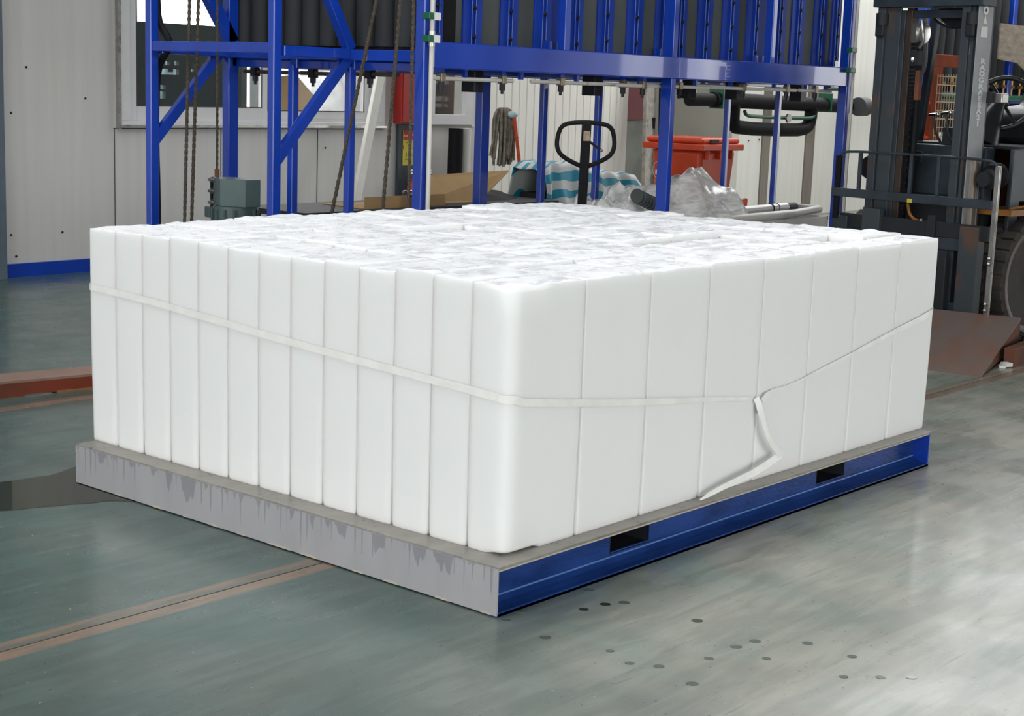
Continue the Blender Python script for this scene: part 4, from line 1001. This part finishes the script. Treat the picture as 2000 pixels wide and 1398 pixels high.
# ================================================================ RAMP
rp = thing('steel_ramp', (5.9, 1.2, 0), 'rusty steel wedge ramp in front of the forklift', 'ramp')
a = Vector((5.29, .82)); dx = Vector((1.07, .23)); dn = Vector((-.165, 1.0)) * 1.0
def rq(s_, t_, z): p = a + dx * s_ + dn * t_; return (p.x, p.y, z)
b = MB()
tp = [rq(0, 0, .006), rq(1, 0, .23), rq(1, 1, .23), rq(0, 1, .006)]; bt = [rq(0, 0, 0), rq(1, 0, .215), rq(1, 1, .215), rq(0, 1, 0)]
A = [b.b.verts.new(p) for p in tp]; B = [b.b.verts.new(p) for p in bt]
b.b.faces.new(A); b.b.faces.new(B[::-1])
for i in range(4): b.b.faces.new((A[i], B[i], B[(i + 1) % 4], A[(i + 1) % 4]))
b.build('ramp_plate', rust, rp)
for t_ in (.005, .97):
    b = MB(); q = [rq(.03, t_, 0), rq(.99, t_, .20), rq(1, t_, .215), rq(1, t_, .0 if t_ > .5 else .05)]; q2 = [rq(.03, t_ + .012, 0), rq(.99, t_ + .012, .20), rq(1, t_ + .012, .215), rq(1, t_ + .012, .0 if t_ > .5 else .05)]
    A = [b.b.verts.new(p) for p in q]; B = [b.b.verts.new(p) for p in q2]
    b.b.faces.new(A); b.b.faces.new(B[::-1])
    for i in range(4): b.b.faces.new((A[i], B[i], B[(i + 1) % 4], A[(i + 1) % 4]))
    b.build('side_plate', rust2, rp)
MB().box(6.33, 6.36, 1.05, 2.0, 0, .21).build('back_rib', rust2, rp)
o = MB().bar((5.78, .865, .035), (7.1, .96, .055), .07, .16, (0, 0, 1)).build('rusty_channel', rust2, bevel=.004)
tag(o, 'rusty brown channel lying on the floor right of the ramp', 'channel')

# ================================================================ FORKLIFT (local axes: -x forward, +y far side)
fk = thing('forklift', (7.02, 1.213, 0), 'worn dark grey forklift facing the pallet at right', 'forklift', None, R_(-8))
K = dict(parent=fk, local=True)
def fb_(name, m, x0, x1, y0, y1, z0, z1, bevel=.004, parent=fk): return MB().box(x0, x1, y0, y1, z0, z1).build(name, m, parent, bevel=bevel, local=True)
# mast uprights
for nm, y0, y1 in (('far', .86, 1.03), ('near', .245, .365)):
    u = MB()
    fy, gy = (y1 - .035, y1) if nm == 'far' else (y0, y0 + .035)
    u.box(-.62, -.44, fy, gy, .18, 2.22)
    if nm == 'far': u.box(-.64, -.615, .968, 1.03, .18, 2.22).box(-.62, -.60, .855, .966, .18, 2.22)
    else: u.box(-.64, -.615, .303, .365, .18, 2.22).box(-.62, -.60, .245, .301, .18, 2.22)
    u.build('mast_upright', slate_r, fk, bevel=.004, local=True)
fb_('mast_side_plate', mat('grey_side_paint', (.27, .285, .30), .38, var=.25, scale=4), -.64, -.47, .236, .245, .75, 2.22)
fb_('inner_rail', mat('greasy_rail', (.05, .035, .028), .45, var=.4, scale=5, stretch=(1, 1, .3)), -.60, -.52, .775, .825, .2, 2.20)
fb_('inner_rail', slate, -.605, -.52, .825, .862, .2, 2.20)
fb_('inner_rail', slate, -.60, -.52, .362, .385, .2, 2.20)
fb_('mast_crossbar', slate, -.66, -.50, .20, 1.06, 2.22, 2.29)
fb_('mast_crossbar', slate, -.58, -.52, .38, .80, 2.15, 2.20)
fb_('mast_crossbar', slate_d, -.60, -.50, .3, .95, .62, .74)
for y in (.995, .285):
    MB().cyl((-.63, y, 2.10), (-.63, y, 2.18), .045, 16).build('mast_roller', slate_d, fk, local=True, smooth=True)
    MB().box(-.665, -.64, y - .035, y + .035, 2.02, 2.18).build('roller_cover', slate_d, fk, local=True, bevel=.02)
# lift cylinder
MB().cyl((-.56, .245, .2), (-.56, .245, 1.22), .045, 20).build('lift_cylinder', mat('worn_cylinder', (.17, .145, .12), .35, .4, var=.3), fk, local=True, smooth=True)
MB().cyl((-.45, .80, .3), (-.45, .80, 2.1), .03, 16).build('lift_cylinder', slate_d, fk, local=True, smooth=True)
# chain and pulley
b = MB()
z = .35; k = 0
while z < 1.98:
    b.box(-.585 - .004 * (k % 2), -.560, .735 + .006 * (k % 2), .775 - .006 * (k % 2), z, z + .022); z += .026; k += 1
b.build('lift_chain', black, fk, local=True, kind='stuff')
MB().lathe([(.0, -.015), (.055, -.015), (.07, -.012), (.06, 0), (.07, .012), (.055, .015), (0, .015)], (-.57, .70, 2.05), 'y', 24).build('chain_pulley', steel, fk, local=True, smooth=True)
MB().tube([(-.60, .70, 2.13), (-.62, .67, 2.06), (-.61, .665, 1.99), (-.60, .70, 1.95)], .012, 8, smooth_iter=1).build('hydraulic_hose', steel, fk, local=True, smooth=True)
fb_('chain_anchor', slate_d, -.60, -.54, .70, .78, 1.83, 1.93)
fb_('chain_anchor', rust2, -.60, -.56, .685, .72, 1.60, 1.80)
MB().ball((-.6, .745, 1.87), .022, 8).build('anchor_bolt', chrome, fk, local=True, smooth=True)
# lettering on the near side plate
Ms = frameM((0, 0, 0), (1, 0, 0), (0, 0, 1))
s_ = 'RAOGRAEEA2I'
for k, ch in enumerate(s_):
    zz = 1.865 - k * .0405
    text(ch, 'lettering', grey_letter, fk, frameM((-.555, .2345, zz), (1, 0, 0), (0, 0, 1)), .046, extrude=.0008, bold=.0028, sx=1.7)
fb_('sticker', wht, -.60, -.53, .2335, .236, 2.02, 2.09, 0)
MB().prism([(-.585, 2.11), (-.545, 2.11), (-.565, 2.165)], .002, 'y', .2338).build('sticker', wht, fk, local=True)
MB().lathe([(0, -.002), (.03, -.002), (.03, 0), (0, 0)], (-.565, .235, 2.195), 'y', 20).build('sticker', wht, fk, local=True)
MB().lathe([(0, -.003), (.011, -.003), (.011, -.002), (0, -.002)], (-.565, .235, 2.195), 'y', 14).build('sticker_dot', blk, fk, local=True)
fb_('lamp_bracket', slate_d, -.47, -.42, .20, .25, 1.60, 1.67)
hl = MB().box(-.42, -.34, .15, .22, 1.60, 1.665).build('work_lamp', steel, fk, bevel=.006, local=True)
# backrest (load guard)
b = MB().tube([(-.72, 1.225, .80), (-.72, 1.225, 1.15), (-.72, 1.215, 1.205), (-.72, 1.15, 1.236), (-.72, .60, 1.237), (-.72, .02, 1.235), (-.72, -.04, 1.21), (-.72, -.055, 1.15), (-.72, -.05, 1.10)], .009, 8, smooth_iter=2)
b.build('backrest_rail', slate, fk, smooth=True, local=True)
fb_('backrest_end', black, -.73, -.71, 1.19, 1.235, .76, 1.20)
fb_('backrest_end', steel, -.735, -.715, -.075, -.035, .20, 1.20, .006)
fb_('backrest_crossbar', slate, -.74, -.71, -.04, 1.25, .915, .975)
fb_('hazard_patch', yellow, -.743, -.739, .57, .61, .915, .942, 0)
for y in (1.03, .611, .395): fb_('backrest_bar', slate, -.73, -.71, y - .012, y + .012, .975, 1.235, .002)
for z in (.60, .565, .30, .26):
    MB().ball((-.742, -.055, z), .015, 8).cyl((-.72, -.055, z), (-.742, -.055, z), .012, 8).build('bolt', steel, fk, local=True, smooth=True)
# side lamps of the mast
for y, m_ in ((1.10, black), (.12, black)):
    hb = MB().lathe([(0, -.01), (.075, -.01), (.09, .03), (.09, .07), (.05, .11), (0, .11)], (-.52, y, 1.12), 'x', 24).build('headlamp', m_, fk, local=True, smooth=True)
    MB().ball((-.53, y - .05, 1.17), .012, 8).ball((-.53, y - .05, 1.07), .012, 8).build('lamp_bolt', steel, hb, local=True)
MB().lathe([(0, 0), (.05, 0), (.05, .05), (.07, .07), (.07, .09), (0, .09)], (-.60, .13, 1.10), 'x', 20).build('tilt_pin', slate_d, fk, local=True, smooth=True)
# carriage: plates and lower posts
fb_('carriage_plate', slate_d, -.69, -.66, .0, 1.2, .70, .80)
fb_('carriage_plate', slate, -.69, -.66, .20, 1.15, .62, .70)
fb_('carriage_panel', slate_r, -.68, -.66, .26, .62, .27, .62)
fb_('carriage_post', slate_r, -.72, -.64, .055, .20, .18, .79)
fb_('carriage_post', slate_r, -.72, -.66, .84, .985, .18, .85)
fb_('carriage_plate', slate, -.69, -.65, .20, .84, .19, .27)
fb_('carriage_stub', slate, -.72, -.66, 1.11, 1.24, .62, .78)
fb_('fork_hook', slate_d, -.71, -.68, .40, .46, .60, .84)
MB().tube([(-.66, .66, .90), (-.68, .62, .82), (-.68, .55, .79), (-.67, .46, .78)], .010, 8, smooth_iter=2).build('hydraulic_hose', ochre, fk, local=True, smooth=True)
MB().ball((-.69, .52, .80), .013, 8).build('hose_fitting', brass, fk, local=True, smooth=True)
# forks (L shape, lowered under the ramp edge)
for y in (.32, .90):
    MB().box(-.76, -.72, y - .06, y + .06, .05, .62).build('fork', slate_d, fk, bevel=.006, local=True)
# body
fb_('cowl', slate, -.32, -.20, .30, 1.02, .93, 1.30, .012)
fb_('cowl_lower', slate_d, -.30, -.20, .30, 1.02, .35, .93, .004)
fb_('cowl_panel', slate, -.33, -.318, .36, .98, .96, 1.09, .004)
np_ = MB().box(-.326, -.322, .80, .965, 1.165, 1.25).build('rating_plate', slate_d, fk, local=True)
b = MB()
b.box(-.329, -.326, .80, .965, 1.163, 1.168).box(-.329, -.326, .80, .965, 1.247, 1.252).box(-.329, -.326, .798, .804, 1.163, 1.252).box(-.329, -.326, .961, .967, 1.163, 1.252).build('plate_border', steel, np_, local=True)
MB().box(-.329, -.326, .87, .93, 1.215, 1.222).box(-.329, -.326, .85, .93, 1.228, 1.235).box(-.329, -.326, .835, .875, 1.183, 1.20).build('plate_print', steel, np_, local=True)
side = [(-.30, .62), (-.30, 1.295), (1.55, 1.33), (1.55, .55), (.62, .50), (.50, .86), (.30, .945), (-.18, .945), (-.20, .62)]
MB().prism(side, .03, 'y', .10).build('side_panel', slate, fk, bevel=.006, local=True)
MB().prism(side, .03, 'y', 1.05).build('side_panel', slate, fk, bevel=.006, local=True)
MB().lathe([(0, -.004), (.075, -.004), (.075, 0), (0, 0)], (-.02, .10, 1.10), 'y', 24).build('side_opening', blk, fk, local=True)
MB().ball((-.06, .095, 1.10), .022, 8, (1, .4, 1.2)).build('opening_fitting', steel, fk, local=True, smooth=True)
MB().box(-.22, 1.5, .13, 1.05, .35, .62).build('chassis', slate_d, fk, bevel=.006, local=True)
MB().box(-.20, 1.5, .13, 1.05, 1.29, 1.315).build('floor_plate', slate_d, fk, bevel=.006, local=True)
MB().tube([(-.42, 0.02, .91), (-.2, 0.02, .925), (.2, .02, .92), (.52, .02, .90)], .008, 8).prism([(-.42, .90), (.5, .90), (.62, .62), (.50, .62), (.40, .80), (.25, .865), (-.42, .86)], .25, 'y', .01).build('fender', ochre, fk, local=True)
MB().prism([(1.0, .55), (1.75, .55), (1.85, .8), (1.85, 1.25), (1.7, 1.5), (1.0, 1.5)], .95, 'y', .11).build('counterweight', ochre, fk, bevel=.05, local=True)
# wheels
def wheel(y0, near, r=.42, WX=-.07):
    s1 = 1 if not near else -1
    yo = y0 if near else y0 + .24
    d = lambda v: yo - s1 * (-v) if False else (yo + v if near else yo - v)
    w_ = MB().lathe([(.33, d(0.01)), (.37, d(.0)), (.392, d(.0)), (.402, d(.012)), (.402, d(.228)), (.385, d(.24)), (.30, d(.24))], (WX, 0, r), 'y', 64).build('tyre', tyre, fk, local=True, smooth=True)
    lg = MB()
    for k in range(30):
        a = 2 * PI * k / 30
        for (ya, yb2, off) in ((0.0, .10, 0), (.14, .24, .5)):
            aa = a + off * 2 * PI / 30
            c_ = Vector((WX + math.cos(aa) * .408, d((ya + yb2) / 2), r + math.sin(aa) * .408)); tt = Vector((-math.sin(aa), 0, math.cos(aa)))
            lg.bar(c_ - tt * .030, c_ + tt * .030, yb2 - ya, .026, (math.cos(aa), 0, math.sin(aa)))
    lg.build('tread_lugs', tyre, w_, local=True, kind='stuff')
    rm = MB().lathe([(0, d(.06)), (.14, d(.06)), (.17, d(.085)), (.26, d(.10)), (.285, d(.07)), (.30, d(.03)), (.325, d(.006)), (.35, d(-.004)), (.368, d(-.004)), (.372, d(.01)), (.33, d(.03)), (.30, d(.20)), (0, d(.20))], (WX, 0, r), 'y', 48).build('rim', rimm, fk, local=True, smooth=True)
    MB().lathe([(0, d(.0)), (.06, d(.0)), (.075, d(.02)), (.075, d(.06)), (0, d(.06))], (WX, 0, r), 'y', 24).build('hub', slate_r, rm, local=True, smooth=True)
    nb = MB()
    for k in range(8):
        a = 2 * PI * (k + .5) / 8; nb.cyl((WX + math.cos(a) * .165, d(.03), r + math.sin(a) * .165), (WX + math.cos(a) * .165, d(.065), r + math.sin(a) * .165), .018, 6)
        nb.cyl((WX + math.cos(a) * .05, d(-.008), r + math.sin(a) * .05), (WX + math.cos(a) * .05, d(.0), r + math.sin(a) * .05), .010, 6)
    nb.build('wheel_nuts', steel, rm, local=True, kind='stuff')
wheel(0.0, True)
wheel(1.10, False)
MB().cyl((1.4, .15, .27), (1.4, .35, .27), .27, 32).build('rear_tyre', tyre, fk, local=True, smooth=True)
MB().cyl((1.4, .85, .27), (1.4, 1.05, .27), .27, 32).build('rear_tyre', tyre, fk, local=True, smooth=True)
# steering wheel, column, seat, levers
cen = Vector((.165, .5, 1.60)); tilt = Matrix.Rotation(R_(-58), 4, 'Y') @ Matrix.Rotation(R_(18), 4, 'X')
pts = [cen + (tilt @ Vector((.205 * math.cos(2 * PI * k / 32), .205 * math.sin(2 * PI * k / 32), 0))) for k in range(32)]
sw = MB().tube(pts, .018, 10, closed=True).build('steering_wheel', cov, fk, smooth=True, local=True)
MB().ball(cen, .045, 10).tube([pts[4], cen, pts[20]], .012, 8).tube([pts[12], cen], .012, 8).build('spokes', cov, sw, smooth=True, local=True)
MB().tube([(.12, .5, 1.60), (-.02, .5, 1.42), (-.08, .5, 1.30)], [.04, .10, .125], 16).build('steering_column', cov, fk, smooth=True, local=True)
MB().prism([(.38, 1.31), (.38, 1.50), (.46, 1.56), (.82, 1.60), (.96, 1.92), (1.10, 1.90), (1.05, 1.31)], .5, 'y', .28).build('seat', cov, fk, bevel=.05, smooth=True, local=True)
for y, zt in ((.755, 1.50), (.655, 1.515)):
    lv = MB().tube([(-.24, y - .06, 1.29), (-.28, y - .02, 1.38), (-.29, y, zt)], .009, 8).build('lever', cov, fk, smooth=True, local=True)
    MB().cyl((-.29, y + .035, zt), (-.29, y - .035, zt + .008), .012, 10).ball((-.29, y - .035, zt + .008), .019, 10).build('lever_knob', chrome, lv, smooth=True, local=True)
fb_('control_block', slate_d, -.25, -.16, .55, .70, 1.30, 1.42)
# overhead guard and mirrors
for y in (.18, .98):
    MB().bar((-.12, y, 1.30), (.05, y, 2.62), .05, .05).bar((1.35, y, 1.45), (1.25, y, 2.62), .05, .05).b.free()
    MB().bar((1.35, y, 1.45), (1.25, y, 2.62), .05, .05).build('guard_post', slate, fk, bevel=.005, local=True)
    MB().bar((-.12, y, 1.30) if y > .5 else (.02, y, 2.40), (.05, y, 2.62), .05, .05).build('guard_post', slate, fk, bevel=.005, local=True)
b = MB().box(.0, .05, .15, 1.01, 2.60, 2.64).box(1.25, 1.3, .15, 1.01, 2.60, 2.64)
for y in (.15, .32, .49, .66, .83, .97): b.box(.0, 1.3, y, y + .03, 2.60, 2.635)
b.build('overhead_guard', slate, fk, bevel=.01, local=True)
MB().tube([(-.40, .40, 2.20), (-.42, .44, 2.10), (-.42, .60, 2.09), (-.41, .72, 2.14), (-.40, .76, 2.2)], .011, 8, smooth_iter=2).build('hood_edge', cov, fk, smooth=True, local=True)
MB().prism([(.38, 2.22), (.38, 2.10), (.42, 2.085), (.60, 2.10), (.67, 2.16), (.68, 2.22)], .02, 'x', -.44).build('hood', cov, fk, local=True)
MB().tube([(-.30, .88, 2.2), (-.30, .86, 2.0), (-.30, .85, 1.82), (-.30, .90, 1.77), (-.30, .93, 1.75)], .018, 10, smooth_iter=1).build('grey_pipe', mat('pipe_grey', (.2, .2, .2), .4), fk, local=True, smooth=True)

# ================================================================ SECOND MACHINE BEHIND THE FORKLIFT
sm = thing('freezing_machine', (15.0, 6.0, 0), 'second freezing machine with dark tubes seen behind the forklift', 'machine')
x = 14.98; k = 0
while x < 19.5:
    MB().cyl((x, 6.1, 1.86), (x, 6.1, 3.0), .105, 20).build('insulated_tube', insul, sm, smooth=True)
    vv = MB().cyl((x, 5.98, 1.70), (x, 5.98, 1.90), .016, 8).box(x - .03, x + .03, 5.95, 6.0, 1.80, 1.84).build('brass_valve', mat('gold_brass', (.35, .22, .07), .35, .8) if k == 0 else bpy.data.materials['gold_brass'], sm)
    x += .265; k += 1
MB().box(14.55, 19.6, 6.0, 6.25, 1.78, 1.90).build('header_box', black, sm, bevel=.01)
MB().box(14.9, 19.6, 6.25, 6.35, 1.2, 3.0).build('rear_panel', black, sm)
for x in (14.72, 17.3, 19.5): MB().box(x - .06, x + .06, 5.98, 6.10, 0, 3.3).build('post', blue, sm, bevel=.006)
MB().box(14.8, 19.5, 5.98, 6.08, 1.60, 1.72).build('beam', blue, sm, bevel=.006)
MB().cyl((14.50, 5.90, 1.662), (19.5, 5.90, 1.67), .035, 16).build('green_header', green, sm, smooth=True)
MB().tube([(14.60, 5.85, 1.54), (14.66, 5.85, 1.542), (16.5, 5.85, 1.545)], [.06, .09, .09], 20).ball((14.62, 5.85, 1.54), .088, 16).build('insulated_pipe', black, sm, smooth=True)
MB().cyl((18.4, 5.88, 1.5), (18.4, 5.88, 1.9), .06, 16).build('green_riser', green, sm, smooth=True)
o = MB().prism([(16.9, 2.02), (19.6, 2.0), (19.6, 2.6), (16.0, 2.6), (16.0, 2.15), (16.6, 2.12)], .02, 'y', 5.6).build('weathered_panel', boards)
tag(o, 'weathered board hanging in front of the second machine at top right', 'board')
for k, pl in enumerate(([(17.05, 2.33), (17.3, 2.33), (17.5, 2.02), (17.3, 1.995), (17.05, 2.05)], [(17.6, 2.0), (17.9, 2.16), (18.1, 1.95), (17.95, 1.86)])):
    o = MB().prism(pl, .01, 'y', 5.55).build('torn_sheet', wht); tag(o, ('torn white sheet hanging beside the forklift mast top', 'smaller torn white sheet at the right picture edge')[k], 'sheet', 'torn white sheets')
o = MB().prism([(14.92, 2.19), (15.1, 2.17), (15.30, 2.20), (15.25, 2.32), (15.32, 2.48), (15.30, 3.25), (15.06, 3.25), (15.05, 2.47), (15.12, 2.35)], .01, 'y', 5.55).build('torn_sheet', wht)
tag(o, 'torn white sheet seen between the forklift mast uprights', 'sheet', 'torn white sheets')
# orange gate with mesh guard
og = thing('orange_gate', (12.1, 4.5, 0), 'orange steel gate with wire mesh seen through the forklift mast', 'gate')
MB().box(11.90, 12.12, 4.48, 4.54, 0, 1.95).box(12.75, 12.92, 4.48, 4.54, 0, 1.95).box(11.90, 12.92, 4.48, 4.54, 1.95, 2.08).build('gate_frame', orange, og, bevel=.006)
MB().tube([(11.88, 4.5, 1.58), (11.80, 4.5, 1.52), (11.78, 4.5, 1.30), (11.82, 4.5, 1.22), (11.90, 4.5, 1.22)], .018, 8, smooth_iter=1).build('handle', redp, og, smooth=True)
mg = MB()
x = 11.96
while x < 12.9: mg.cyl((x, 4.46, 1.15), (x, 4.46, 1.88), .0055, 6); x += .062
z = 1.15
while z < 1.9: mg.cyl((11.96, 4.46, z), (12.9, 4.46, z), .0055, 6); z += .088
mg.build('wire_mesh', mat('cream_wire', (.42, .33, .22), .5), og)
o = MB().box(12.15, 12.75, 4.9, 4.93, 0, 1.45).build('white_board', white); tag(o, 'white board standing behind the orange gate', 'board')
o = MB().box(12.32, 12.42, 4.7, 4.78, 0, 1.75).build('green_post', mat('leaf_green', (.03, .16, .04), .4), bevel=.005); tag(o, 'green post standing behind the wire mesh gate', 'post')
